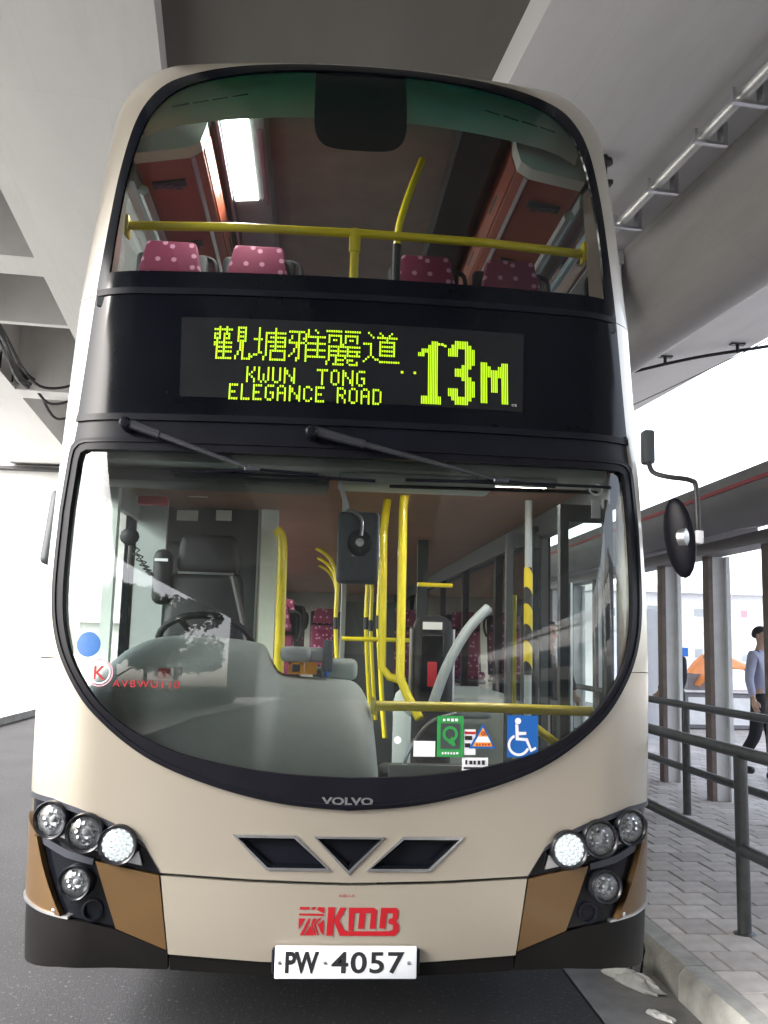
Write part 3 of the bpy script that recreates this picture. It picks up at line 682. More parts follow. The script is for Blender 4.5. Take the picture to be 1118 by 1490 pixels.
# black sun-visor patch printed on the inside of the upper glass, with louvre dashes
vz = smooth2([(0.178, 4.238), (0.180, 3.96), (0.172, 3.86), (0.14, 3.80), (0.08, 3.775), (-0.03, 3.770), (-0.14, 3.775), (-0.20, 3.80), (-0.232, 3.86), (-0.240, 3.96), (-0.242, 4.238)], 3)
panel('visor_patch', [vz], 'ink', bus, -0.012, 0.0)
for i in range(4):
    for sgn in (1, -1):
        x = sgn * (0.58 + 0.088 * i); z = 4.045 - 0.021 * i
        panel('louvre', [[(x - 0.036, z + sgn * 0.010 - 0.004), (x + 0.036, z - sgn * 0.010 - 0.004), (x + 0.036, z - sgn * 0.010 + 0.004), (x - 0.036, z + sgn * 0.010 + 0.004)]], 'ink', bus, -0.012, 0, cuts=False)

# --- destination display: dot matrix
panel('display_board', [[(-0.742, 2.580), (0.690, 2.578), (0.699, 2.930), (-0.758, 2.932)]], 'led_board', bus, 0.005, 0.0)
GL = {
'guan': ["..#..#....####..", "########..#..#..", "..#..#....####..", "###.###...#..#..", "#.#.#.#...####..", "###.###...#..#..", ".#..#.....####..", "########...##...", "##..#......##...", ".#######...##...", ".#..#......##...", ".#######..#.#...", ".#..#.....#.#..#", ".#..#....#..#..#", ".#######.#..####", "................"],
'tang': ["...#......#.....", "...#......#.....", "...#..#########.", "...#..#...#.....", "...#..#.#######.", ".####.#...#...#.", "...#..#########.", "...#..#...#...#.", "...#..#.#######.", "...#..#...#.....", "...#..#.#######.", "...##.#.#.....#.", ".##...#.#.....#.", "#....#..#.....#.", ".....#..#######.", "................"],
'ya':   ["........#..#....", "#######.#...#...", "....#..##.......", ".#..#..#########", ".#..#.##....#...", "#...#..#....#...", "#######.########", "...##..#....#...", "...##..#....#...", "..#.#..#########", "..#.#..#....#...", ".#..#..#....#...", "#...#..#########", "...##..#........", "...#...#........", "................"],
'li':   ["#######.#######.", "................", ".######.######..", ".#....#.#....#..", ".#.##.#.#.##.#..", ".#....#.#....#..", "......##........", ".##############.", ".#...#...#......", ".##############.", ".#...#...#...#..", ".##############.", ".#..#...#.......", ".#..####.###....", "#...#....#...#..", "#..#####..####.."],
'dao':  ["..#....#....#...", "...#....#..#....", "....#.#########.", "..........#.....", ".......#######..", "####...#.....#..", "...#...#######..", "...#...#.....#..", "...#...#######..", "...#...#.....#..", "...#...#######..", "..#.#...........", ".#...##.........", "#......#########", "................", "................"],
}
FONT = {'K': ["#..#", "#..#", "#.#.", "##..", "#.#.", "#..#", "#..#"], 'W': ["#...#", "#...#", "#...#", "#.#.#", "#.#.#", "#.#.#", ".#.#."], 'U': ["#..#"] * 6 + [".##."], 'N': ["#...#", "##..#", "##..#", "#.#.#", "#..##", "#..##", "#...#"],
        'T': ["#####", "..#..", "..#..", "..#..", "..#..", "..#..", "..#.."], 'O': [".##.", "#..#", "#..#", "#..#", "#..#", "#..#", ".##."], 'G': [".###", "#...", "#...", "#.##", "#..#", "#..#", ".##."], 'E': ["####", "#...", "#...", "###.", "#...", "#...", "####"],
        'L': ["#...", "#...", "#...", "#...", "#...", "#...", "####"], 'A': [".##.", "#..#", "#..#", "####", "#..#", "#..#", "#..#"], 'C': [".##.", "#..#", "#...", "#...", "#...", "#..#", ".##."], 'R': ["###.", "#..#", "#..#", "###.", "#.#.", "#..#", "#..#"], 'D': ["###.", "#..#", "#..#", "#..#", "#..#", "#..#", "###."], ' ': ["..."] * 7}
def dots(name, cellsxz, pw, ph):
    m = MB()
    for x, z in cellsxz:
        m.add([SP(x - pw, z - ph, 0.0085), SP(x + pw, z - ph, 0.0085), SP(x + pw, z + ph, 0.0085), SP(x - pw, z + ph, 0.0085)], [(0, 1, 2, 3)])
    me = bpy.data.meshes.new(name); me.from_pydata(m.v, [], m.f)
    return link(name, me, 'led', bus)
P = 0.00975
for i, g in enumerate(('guan', 'tang', 'ya', 'li', 'dao')):
    x0 = -0.612 + i * 0.1555
    dots('display_character', [(x0 + c * P, 2.889 - r * P) for r, row in enumerate(GL[g]) for c, ch in enumerate(row) if ch == '#'], 0.0034, 0.0042)
def line(s, x0, x1, ztop):
    cols = sum(len(FONT[c][0]) + 1 for c in s) - 1; p = (x1 - x0) / (cols - 1); x = x0; out = []
    for c in s:
        g = FONT[c]
        out = [(x + k * p, ztop - r * 0.0100) for r, row in enumerate(g) for k, ch in enumerate(row) if ch == '#']
        if out: dots('display_letter', out, 0.0032, 0.0046)
        x += (len(g[0]) + 1) * p
line('KWUN  TONG', -0.470, 0.014, 2.714)
line('ELEGANCE ROAD', -0.538, 0.084, 2.637)
BIG = {'1': ["....##", "...###", ".#####", "##.###", "...###", "...###", "...###", "...###", "...###", "...###", "...###", "...###", "...###", "...###", ".######", ".######"],
       '3': ["..####..", ".######.", "###..###", "###..###", ".....###", ".....###", "....###.", "..####..", "..####..", "....###.", ".....###", ".....###", "###..###", "###..###", ".######.", "..####.."],
       'M': ["##....##", "###..###", "########", "########", "##.##.##", "##.##.##", "##.##.##", "##.##.##", "##....##", "##....##", "##....##"]}
def big(ch, x0, x1, z0, z1):
    g = BIG[ch]; n = max(len(r_) for r_ in g); out = []; W2 = (x1 - x0) / n; H2 = (z1 - z0) / len(g)
    for r, row in enumerate(g):
        for k, c in enumerate(row):
            if c == '#':
                for a in (0.25, 0.75):
                    for b in (0.25, 0.75): out.append((x0 + (k + a) * W2, z1 - (r + b) * H2))
    dots('display_number', out, W2 * 0.15, H2 * 0.25)
big('1', 0.238, 0.338, 2.588, 2.868); big('3', 0.366, 0.482, 2.592, 2.876); big('M', 0.506, 0.626, 2.606, 2.788)
for q_ in ((0.172, 2.722), (0.226, 2.722), (0.328, 2.856), (0.342, 2.856), (0.354, 2.850)): dots('display_dot', [q_], 0.005, 0.005)
surf_text('display_mark', 'CE', (0.640, 0.662, 2.600, 2.609), 'sign_white', bus, 0.009)

# --- badges, plate
def crop(poly): return [(-0.174 + (a - 225) * 0.000532, 0.625 - (b - 145) * 0.000537) for a, b in poly]
LOGO = [[(428, 148), (478, 148), (466, 335), (422, 335)], [(470, 236), (513, 150), (557, 150), (508, 236), (548, 298), (572, 303), (572, 335), (515, 335)],
        [(574, 150), (750, 150), (770, 168), (762, 288), (722, 288), (728, 186), (690, 186), (682, 288), (640, 288), (648, 186), (614, 186), (606, 301), (574, 301)],
        [(798, 150), (905, 150), (922, 168), (920, 218), (906, 240), (926, 262), (926, 306), (898, 335), (574, 335), (574, 304), (852, 304), (884, 294), (884, 264), (852, 254), (853, 226), (882, 214), (882, 186), (840, 186), (829, 286), (788, 286)],
        [(234, 148), (302, 148), (296, 165), (230, 165)], [(322, 148), (347, 148), (337, 165), (311, 165)], [(362, 148), (404, 150), (404, 182), (396, 188), (350, 166)], [(229, 190), (402, 192), (402, 206), (229, 203)],
        [(228, 222), (275, 222), (228, 296)], [(238, 333), (296, 222), (306, 222), (300, 252), (262, 333)], [(270, 333), (310, 266), (336, 320), (336, 333)], [(326, 222), (352, 222), (326, 264), (352, 333), (342, 333), (314, 262)], [(364, 222), (386, 216), (346, 264), (372, 333), (360, 333), (334, 262)], [(402, 226), (402, 333), (386, 318), (360, 264)]]
lg = panel('fleet_logo', [crop(LOGO[0])], 'red_logo', bus, 0.0062, 0, cuts=False)
for q_ in LOGO[1:]: panel('logo_piece', [crop(q_)], 'red_logo', lg, 0.0062, 0, cuts=False)
try: surf_text('small_lettering', '水撥入水', (-0.028, 0.034, 0.658, 0.670), 'red_logo', bus, 0.0062)
except Exception: pass
pl = MB().rbox((0.006, F(0, .43) - 0.03, 0.437), (0.520, 0.012, 0.114), 0.005, 2).build('number_plate', 'plate_white', bus)
MB().rbox((0.006, F(0, .43) - 0.012, 0.437), (0.545, 0.022, 0.090), 0.006, 1).build('plate_holder', 'black_sat', bus)
def flat_text(name, s, x0, x1, z0, z1, y, mat, parent, **kw):
    me, pts = text_mesh(s, x0, x1, z0, z1, **kw)
    for v, (x, z) in zip(me.vertices, pts): v.co = (x, y, z)
    me.materials.clear(); me.update(); return link(name, me, mat, parent)
yp = F(0, .43) - 0.0375
flat_text('plate_text', 'PW', -0.216, -0.094, 0.400, 0.476, yp, 'ink', pl, bold=0.035)
flat_text('plate_text', '4057', -0.048, 0.220, 0.400, 0.476, yp, 'ink', pl, bold=0.018, space=1.08)
for x in (-0.238, -0.072, 0.236): MB().lathe((x, yp + .002, 0.437), (0, -1, 0), [(0.007, 0), (0.006, 0.004), (0.0005, 0.005)], 10).build('bolt', 'silver', pl)

# --- wipers
def wiper(pv, el, b0, b1):
    a = SP(pv[0], pv[1], 0.06); e2 = SP(el[0], el[1], 0.075); mid = a.lerp(e2, 0.28)
    wpr = MB().tube([a.lerp(e2, 0.0), mid], [0.021, 0.017], 8).tube([mid, e2], [0.012, 0.007], 8).build('wiper', 'wiper', bus)
    MB().lathe(SP(pv[0], pv[1], 0.0), (0, -1, 0), [(0.025, -0.02), (0.026, 0.05), (0.024, 0.08), (0.016, 0.088), (0.0005, 0.089)], 16).build('pivot', 'black_sat', wpr)
    MB().tube([SP(b0[0] + (b1[0] - b0[0]) * t, b0[1] + (b1[1] - b0[1]) * t, 0.032) for t in [i / 12 for i in range(13)]], 0.007, 6).build('blade', 'rubber', wpr)
    q0 = [b0[0] + (b1[0] - b0[0]) * t for t in (0.18, 0.45, 0.72)]; zz = b0[1]
    MB().tube([SP(q0[0], zz, 0.035), SP(q0[1], zz + 0.006, 0.062), SP(q0[2], zz, 0.035)], 0.006, 6).build('bridge', 'black_sat', wpr)
    MB().rbox(tuple(e2), (0.06, 0.02, 0.018), 0.004, 1).build('clip', 'lamp_grey', wpr)
wiper((-0.942, 2.446), (-0.42, 2.255), (-0.745, 2.252), (0.068, 2.238))
wiper((-0.195, 2.432), (0.57, 2.250), (0.190, 2.248), (1.05, 2.262))

# --- side walls, roof, rear, wheels
for sgn in (1, -1):
    ys = lambda z: F(sgn * (WB(z) - 1e-5), z)
    def strip(name, z0, z1, y0, y1, mat, off=0.0, n=6, par=bus):
        m = MB(); vs = []; zz = [z0 + (z1 - z0) * i / n for i in range(n + 1)]
        for z in zz:
            a = ys(z) if y0 is None else y0
            for y in (a, y1): vs.append((sgn * (WB(z) + off), y, z))
            for y in (a, y1): vs.append((sgn * (WB(z) + off - 0.04), y, z))
        fs = []
        for i in range(n):
            k = i * 4; fs += [(k, k + 1, k + 5, k + 4), (k + 2, k + 3, k + 7, k + 6), (k, k + 2, k + 6, k + 4), (k + 1, k + 3, k + 7, k + 5)]
        fs += [(0, 1, 3, 2), (n * 4, n * 4 + 1, n * 4 + 3, n * 4 + 2)]
        return m.add(vs, fs).build(name, mat, par, 30)
    def pane(z0, z1, y0, y1, mat='side_glass'):
        m = MB(); m.add([(sgn * (WB(z0) - 0.012), y0, z0), (sgn * (WB(z0) - 0.012), y1, z0), (sgn * (WB(z1) - 0.012), y1, z1), (sgn * (WB(z1) - 0.012), y0, z1)], [(0, 1, 2, 3)])
        me = bpy.data.meshes.new('side_window'); me.from_pydata(m.v, [], m.f); return link('side_window', me, mat, bus)
    strip('side_panel', 2.28, 3.02, None, BACK, 'cream')
    strip('cove_panel', 3.86, 4.0, None, BACK, 'cream', n=2)
    if sgn > 0:
        strip('door_post', 0.32, 2.28, None, 0.52, 'cream'); strip('side_panel', 0.32, 1.22, 1.86, BACK, 'cream')
        wins = [(1.95, 3.35), (3.43, 4.9), (4.98, 6.4), (6.48, 8.0), (8.08, 9.6), (9.68, 11.4)]
        # folding entrance door: two leaves, each a frame with glass
        for yl in (0.60, 1.80):
            d = MB()
            d.box(0.965, 1.005, yl - .025, yl + .025, 0.40, 2.26); d.box(1.175, 1.215, yl - .025, yl + .025, 0.40, 2.26); d.box(1.005, 1.175, yl - .02, yl + .02, 0.40, 0.54); d.box(1.005, 1.175, yl - .02, yl + .02, 2.18, 2.26)
            dd = d.build('door_leaf', 'cab_dark', bus, 0)
            me = bpy.data.meshes.new('door_glass'); me.from_pydata([(1.005, yl, .54), (1.175, yl, .54), (1.175, yl, 2.18), (1.005, yl, 2.18)], [], [(0, 1, 2, 3)]); link('door_glass', me, 'side_glass', dd)
            MB().tube([(1.03, yl + 0.05, 0.9), (1.03, yl + 0.05, 1.9)], 0.014, 8).build('handle', 'yellow' if yl > 1 else 'silver', dd)
        MB().box(1.16, 1.22, 0.53, 1.85, 2.24, 2.28).build('door_header', 'cab_dark', bus, 0)
    else:
        strip('side_panel', 0.32, 1.22, None, BACK, 'cream')
        wins = [(0.62, 1.75), (1.95, 3.35), (3.43, 4.9), (4.98, 6.4), (6.48, 8.0), (8.08, 9.6), (9.68, 11.4)]
    last = None
    for a, b in wins:
        pane(1.22, 2.28, a, b)
        if last is not None: strip('window_post', 1.22, 2.28, last, a, 'black_sat', n=2)
        last = b
    if sgn < 0: strip('window_post', 1.22, 2.28, None, wins[0][0], 'cab_grey', n=4)
    else: strip('window_post', 1.22, 2.28, 1.86, wins[0][0], 'black_sat', n=2)
    strip('window_post', 1.22, 2.28, last, BACK, 'cream', n=2)
    uw = [(0.85, 2.3), (2.38, 3.8), (3.88, 5.3), (5.38, 6.8), (6.88, 8.3), (8.38, 9.8), (9.88, 11.4)]
    strip('window_post', 3.02, 3.86, None, uw[0][0], 'cream', n=4); last = None
    for a, b in uw:
        pane(3.02, 3.86, a, b)
        if last is not None: strip('window_post', 3.02, 3.86, last, a, 'black_sat', n=2)
        last = b
    strip('window_post', 3.02, 3.86, last, BACK, 'cream', n=2)
    for yw in (2.75, 9.0):
        t = MB().lathe((sgn * 0.93, yw, 0.48), (sgn, 0, 0), [(0.30, 0), (0.45, 0.0), (0.48, 0.04), (0.48, 0.24), (0.45, 0.28), (0.30, 0.28)], 28).build('wheel', 'tyre', bus)
        MB().lathe((sgn * 0.93, yw, 0.48), (sgn, 0, 0), [(0.30, 0.05), (0.30, 0.26), (0.26, 0.24), (0.14, 0.18), (0.12, 0.26), (0.0005, 0.27)], 24).build('rim', 'silver', t)
fr_o = [(-x, z) for x, z in top] + [(x, z) for x, z in reversed(top)][1:]
rm = MB(); vs = []
for x, z in fr_o: vs += [(x, F(x * .99999, z), z), (x, BACK, z)]
rm.add(vs, [(2 * i, 2 * i + 1, 2 * i + 3, 2 * i + 2) for i in range(len(fr_o) - 1)]); rm.build('roof', 'cream', bus, 60)
MB().box(-1.25, 1.25, BACK, BACK + 0.05, 0.35, 4.0).prism([(x, z) for x, z in fr_o], 'y', BACK, BACK + 0.05).build('rear_panel', 'cream', bus, 0)
MB().box(-1.18, 1.18, 0.95, 11.8, 0.24, 0.335).build('chassis', 'black_sat', bus, 0)

# --- interior: decks, linings
MB().box(-1.20, 1.20, 0.30, BACK, 0.34, 0.38).build('lower_floor', 'floor_bus', bus, 0)
MB().box(-1.19, 1.19, 0.48, BACK, 2.41, 2.47).build('upper_floor', 'floor_bus', bus, 0)
MB().box(-1.185, 1.185, 0.48, BACK, 2.385, 2.405).build('lower_ceiling', 'ceil_low', bus, 0)
cl = [(-0.98, 4.18), (-0.5, 4.225), (0, 4.24), (0.5, 4.225), (0.98, 4.18)]
MB().prism(cl + [(x, z + 0.02) for x, z in reversed(cl)], 'y', 0.50, BACK).build('upper_ceiling', 'ceil_up', bus, 60)
# front lining of the upper dome: pale green-grey moulding behind the top of the glass
m = MB(); vs = []; xs_ = [-1.06 + 2.12 * i / 24 for i in range(25)]
for x in xs_:
    k = (x / 1.1) ** 2
    for (dy, z) in ((0.045, 4.265 - 0.20 * k), (0.10, 4.235 - 0.20 * k), (0.16, 4.19 - 0.19 * k), (0.23, 4.145 - 0.17 * k)):
        vs.append((x, F(x, 4.25 - 0.20 * k) + dy, z))
m.add(vs, [(i * 4 + j, i * 4 + j + 1, i * 4 + j + 5, i * 4 + j + 4) for i in range(24) for j in range(3)]); m.build('dome_lining', 'liner', bus, 60)
MB().box(-1.1, 1.1, 0.5, 0.56, 2.47, 3.02).build('front_bulkhead', 'cab_dark', bus, 0)
MB().box(-1.13, 1.13, 0.26, 0.52, 2.99, 3.03).build('window_shelf', 'cab_dark', bus, 0)
for sgn in (1, -1):
    # air ducts along both sides of the upper saloon: underside, rolled inner lip, vents
    dz = [(sgn * 1.13, 3.93), (sgn * 0.86, 3.98), (sgn * 0.80, 4.02), (sgn * 0.775, 4.10), (sgn * 0.77, 4.20), (sgn * 1.13, 4.20)]
    du = MB().prism(dz, 'y', 0.80, BACK).build('air_duct', 'duct_red', bus, 30)
    MB().prism([(x * 0.998, z - 0.004) for x, z in dz], 'y', 0.70, 0.80).build('duct_cap', 'liner', du, 30)
    MB().prism([(sgn * 0.852, 3.972), (sgn * 0.835, 3.985), (sgn * 0.84, 3.995), (sgn * 0.86, 3.98)], 'y', 0.80, BACK).build('duct_trim', 'silver', du, 0)
    MB().prism([(sgn * 0.79, 4.03), (sgn * 0.766, 4.10), (sgn * 0.772, 4.10), (sgn * 0.797, 4.03)], 'y', 0.80, BACK).build('duct_trim', 'duct_red', du, 0)
    for y in (1.0, 1.75, 2.5, 3.25, 4.0, 4.75):
        mm = MB()
        mm.prism([(sgn * 1.08, 3.930), (sgn * 0.91, 3.962), (sgn * 0.91, 3.968), (sgn * 1.08, 3.937)], 'y', y, y + 0.07); v_ = mm.build('vent', 'ink', du, 0)
        for i in range(3):
            a = 1.06 - i * 0.05
            MB().prism([(sgn * a, 3.928), (sgn * (a - 0.035), 3.934), (sgn * (a - 0.035), 3.938), (sgn * a, 3.932)], 'y', y + 0.012, y + 0.058).build('flap', 'lamp_grey', v_, 0)
        MB().prism([(sgn * 0.79, 4.055), (sgn * 0.775, 4.09), (sgn * 0.768, 4.09), (sgn * 0.783, 4.055)], 'y', y + 0.2, y + 0.42).build('vent', 'ink', du, 0)
    # ceiling coves beside the ducts
    MB().prism([(sgn * 0.76, 4.19), (sgn * 0.70, 4.14), (sgn * 0.50, 4.16), (sgn * 0.48, 4.22)], 'y', 0.62, BACK).build('light_cove', 'cab_grey' if sgn < 0 else 'cab_dark', bus, 0)
    MB().box(sgn * 1.15 - 0.01, sgn * 1.15 + 0.01, 0.85, BACK, 3.86, 3.94).build('cant_rail', 'cab_grey', bus, 0)
    MB().tube([(sgn * 1.10, 0.9, 3.84), (sgn * 1.10, 9, 3.84)], 0.028, 8).build('hand_rail', 'cab_grey', bus)
    MB().box(sgn * 1.18 - 0.012, sgn * 1.18 + 0.012, 0.62, BACK, 2.47, 3.02).build('upper_side_lining', 'liner', bus, 0)
    MB().box(sgn * 1.19 - 0.008, sgn * 1.19 + 0.008, 1.9 if sgn > 0 else 0.5, BACK, 0.38, 1.22).build('lower_side_lining', 'cab_grey', bus, 0)
    MB().box(sgn * 1.19 - 0.012, sgn * 1.19 + 0.012, 0.5, BACK, 2.26, 2.385).build('lower_cant_lining', 'cab_grey' if sgn < 0 else 'cab_dark', bus, 0)
MB().prism([(-0.705, 4.146), (-0.575, 4.156), (-0.575, 4.148), (-0.705, 4.136)], 'y', 0.69, 1.56).build('light_panel', 'tube_light', bus, 0)
MB().prism([(-0.535, 4.162), (-0.515, 4.164), (-0.515, 4.150), (-0.535, 4.148)], 'y', 0.80, 1.62).build('light_trim', 'silver', bus, 0)
MB().prism([(-0.735, 4.160), (-0.720, 4.160), (-0.720, 4.128), (-0.735, 4.125)], 'y', 0.70, 4.0).build('light_trim', 'silver', bus, 0)
for y in (3.2, 6.0): MB().prism([(-0.715, 4.146), (-0.555, 4.158), (-0.555, 4.150), (-0.715, 4.136)], 'y', y, y + .8).build('light_panel', 'tube_light', bus, 0)
MB().box(-1.19, 1.19, BACK - 0.06, BACK - 0.02, 0.38, 4.2).build('rear_lining', 'ceil_up', bus, 0)
MB().box(-0.9, 0.9, 7.6, 7.65, 3.3, 4.2).build('rear_partition', 'ceil_up', bus, 0)

MB().box(0.25, 0.95, 0.70, 0.78, 2.365, 2.376).build('entrance_fill_lamp', 'tube_light', bus, 0)  # fill lamp added behind the header to brighten the platform
for y in (2.6, 4.6, 6.6):
    for x in (-0.74,): MB().box(x, x + 0.12, y, y + 0.9, 2.372, 2.383).build('saloon_fill_lamp', 'tube_light', bus, 0)  # fill lamps added out of view behind the partition to brighten the saloon
# --- seats (two moulded pads on a shell, grab handle): one built, the rest copies
def make_seat(name, loc):
    st = MB().rbox((0, 0.08, 0.20), (0.40, 0.40, 0.06), 0.03).build(name, 'cab_dark', bus); st.location = loc
    mt = Matrix.Rotation(R(-10), 4, 'X')
    MB().rbox((0, 0.30, 0.60), (0.40, 0.07, 0.70), 0.045, 3, mt).build('back_shell', 'seat_black', st)
    MB().rbox((0, 0.245, 0.52), (0.37, 0.07, 0.48), 0.035, 3, mt).build('backrest', 'moquette', st)
    hd = MB(); hv = [(-0.145, 0.80), (0.145, 0.80), (0.125, 0.955), (-0.125, 0.955)]
    hd.rbox((0, 0.268, 0.875), (0.29, 0.085, 0.20), 0.022, 2, mt)
    hd.v = [(x * (1.15 - 1.25 * max(0, z - 0.79)), y, z) for x, y, z in hd.v]
    hd.build('headrest', 'moquette', st)
    MB().rbox((0, 0.06, 0.26), (0.38, 0.38, 0.09), 0.04, 3).build('cushion', 'moquette', st)
    MB().box(-0.14, 0.14, 0.02, 0.22, -0.20, 0.18).build('pedestal', 'cab_dark', st, 0)
    MB().tube(curve_pts([(0.21, 0.30, 0.70), (0.235, 0.33, 0.80), (0.225, 0.33, 0.90), (0.17, 0.34, 0.93)], 4), 0.013, 8).build('grab_handle', 'seat_black', st)
    return st
def copy_part(src, loc, rz=0):
    c = src.copy(); COL.objects.link(c); c.parent = bus; c.location = loc; c.rotation_euler.z = rz
    for ch in src.children:
        d = ch.copy(); COL.objects.link(d); d.parent = c; d.matrix_parent_inverse = ch.matrix_parent_inverse
    return c
seat0 = make_seat('passenger_seat', (-1.0, 0.98, 2.745))
for r in range(4):
    for x in (-1.0, -0.53, 0.385, 0.86):
        if r == 0 and x == -1.0: continue
        copy_part(seat0, (x, 0.98 + 0.85 * r, 2.745))
for r in range(5):
    for x in (-0.95, -0.48, 0.42, 0.90):
        if r < 4 and x > 0: continue
        copy_part(seat0, (x, 3.0 + 0.95 * r, 0.88 + (0.12 if r > 1 else 0)))
for x in (-0.95, -0.47, 0.0): copy_part(seat0, (x, 8.6, 1.05))
MB().box(0.14, 0.62, 5.3, 5.36, 0.4, 1.98).build('dark_aisle_panel', 'cab_dark', bus, 0)  # plain dark panel added for the dark area beside the aisle
MB().box(0.10, 0.145, 5.25, 5.40, 0.4, 2.385).build('stair_post', 'cab_grey', bus, 0)

# --- upper deck front rail
def bar(name, pts, r=0.019, mat='yellow', n=12): return MB().tube(pts, r, n).build(name, mat, bus)
bar('front_rail', [(-1.09, 0.55, 3.487), (-0.6, 0.55, 3.51), (0, 0.55, 3.515), (0.6, 0.55, 3.505), (1.08, 0.55, 3.475)], 0.021)
for x in (-1.088, 1.072): MB().rbox((x, 0.55, 3.48), (0.02, 0.07, 0.10), 0.008).build('rail_flange', 'yellow', bus)
p_ = bar('rail_post', [(-0.03, 0.55, 3.02), (-0.03, 0.55, 3.50)], 0.021); MB().tube([(-0.03, 0.55, 3.42), (-0.03, 0.55, 3.53)], 0.027, 12).build('collar', 'yellow', p_)
hp = bar('grab_pole', curve_pts([(0.205, 1.0, 3.66), (0.215, 1.0, 3.78), (0.26, 1.0, 3.95), (0.33, 1.0, 4.16)], 5), 0.019)
MB().tube([(0.205, 1.0, 3.44), (0.205, 1.0, 3.67)], 0.023, 10).build('sleeve', 'seat_black', hp)

# --- cab: dash moulding
tl = [(-1.14, 1.40), (-1.05, 1.50), (-0.95, 1.57), (-0.80, 1.605), (-0.55, 1.60), (-0.42, 1.585), (-0.375, 1.565), (-0.335, 1.49), (-0.29, 1.445), (-0.15, 1.43), (0.00, 1.425), (0.06, 1.40), (0.10, 1.34), (0.125, 1.25), (0.138, 1.05), (0.142, 0.80)]
tl = smooth2(tl, 3); m = MB(); vs = []; nb = 9
for x, zt in tl:
    z0 = 0.80; yf = F(x, 1.05) + 0.10 + 0.05 * (abs(x) > 1)
    for j in range(nb):
        t = j / (nb - 1); s1 = math.sin(t * math.pi / 2)
        vs.append((x, yf + (0.78 - yf) * (1 - math.cos(t * math.pi / 2)) ** 0.8 if j else yf, z0 + (zt - z0) * s1))
    vs.append((x, 0.92, zt - 0.03)); vs.append((x, 0.96, max(0.4, zt - 0.5)))
K = nb + 2
m.add(vs, [(i * K + j, i * K + j + 1, (i + 1) * K + j + 1, (i + 1) * K + j) for i in range(len(tl) - 1) for j in range(K - 1)])
m.build('dashboard', 'dash', bus, 50)
MB().box(-1.14, 0.142, 0.40, 0.95, 0.38, 0.80).build('dash_base', 'dash', bus, 0)
MB().rbox((0.62, 0.58, 0.72), (0.94, 0.30, 0.68), 0.03).build('platform_console', 'cab_dark', bus)
MB().rbox((0.40, 0.42, 1.02), (0.44, 0.02, 0.14), 0.01).build('console_panel', 'cab_grey', bus)
MB().tube(curve_pts([(0.22, 0.45, 0.9), (0.26, 0.44, 1.12), (0.36, 0.46, 1.26), (0.48, 0.5, 1.30)], 5), 0.008, 6).build('console_hose', 'silver', bus)
# steering wheel
C0 = Vector((-0.68, 1.0, 1.57)); ax = Vector((0, 0.60, 0.80)).normalized(); u = Vector((1, 0, 0)); w = ax.cross(u)
sw = MB().tube([C0 + (u * math.cos(2 * math.pi * i / 28) + w * math.sin(2 * math.pi * i / 28)) * 0.225 for i in range(28)], 0.017, 8, closed=True).build('steering_wheel', 'seat_black', bus)
for an in (0.2, 2.3, 4.2): MB().tube([C0 - ax * 0.03, C0 + (u * math.cos(an) + w * math.sin(an)) * 0.215], 0.014, 6).build('spoke', 'seat_black', sw)
MB().lathe(C0 - ax * 0.05, ax, [(0.0005, 0.05), (0.06, 0.045), (0.07, 0.0), (0.03, -0.3)], 14).build('hub', 'seat_black', sw)
# driver's seat
dsx = MB().rbox((-0.75, 1.22, 0.95), (0.52, 0.5, 0.16), 0.06, 3).build('driver_seat', 'seat_black', bus)
mt = Matrix.Rotation(R(-8), 4, 'X')
bk_ = MB().rbox((-0.75, 1.48, 1.50), (0.52, 0.13, 0.92), 0.06, 3, mt); bk_.v = [(-0.75 + (x + 0.75) * (1.0 - 0.42 * max(0, z - 1.35)), y, z) for x, y, z in bk_.v]; bk_.build('backrest', 'seat_black', dsx)
hr = MB().rbox((-0.745, 1.53, 2.055), (0.33, 0.10, 0.21), 0.045, 3); hr.v = [(-0.745 + (x + 0.745) * (1.0 - 0.7 * (z - 2.05)), y, z) for x, y, z in hr.v]; hr.build('headrest', 'seat_black', dsx)
for x in (-0.83, -0.66): MB().tube([(x, 1.52, 1.93), (x, 1.53, 2.0)], 0.010, 6).build('headrest_stay', 'chrome', dsx)
MB().tube([(-0.90, 1.465, 1.945), (-0.60, 1.465, 1.945)], 0.007, 6).build('headrest_bar', 'silver', dsx)
MB().rbox((-0.985, 1.50, 1.92), (0.10, 0.14, 0.30), 0.045, 3).build('belt_housing', 'seat_black', dsx)
MB().box(-1.02, -0.95, 1.42, 1.43, 2.00, 2.015).build('belt_trim', 'sign_white', dsx, 0)
MB().tube([(-0.60, 1.42, 1.93), (-0.48, 1.35, 1.5), (-0.45, 1.3, 1.1)], 0.016, 6).build('belt', 'ink', dsx)
MB().rbox((-0.75, 1.15, 0.62), (0.36, 0.36, 0.5), 0.05).build('seat_base', 'cab_dark', dsx)
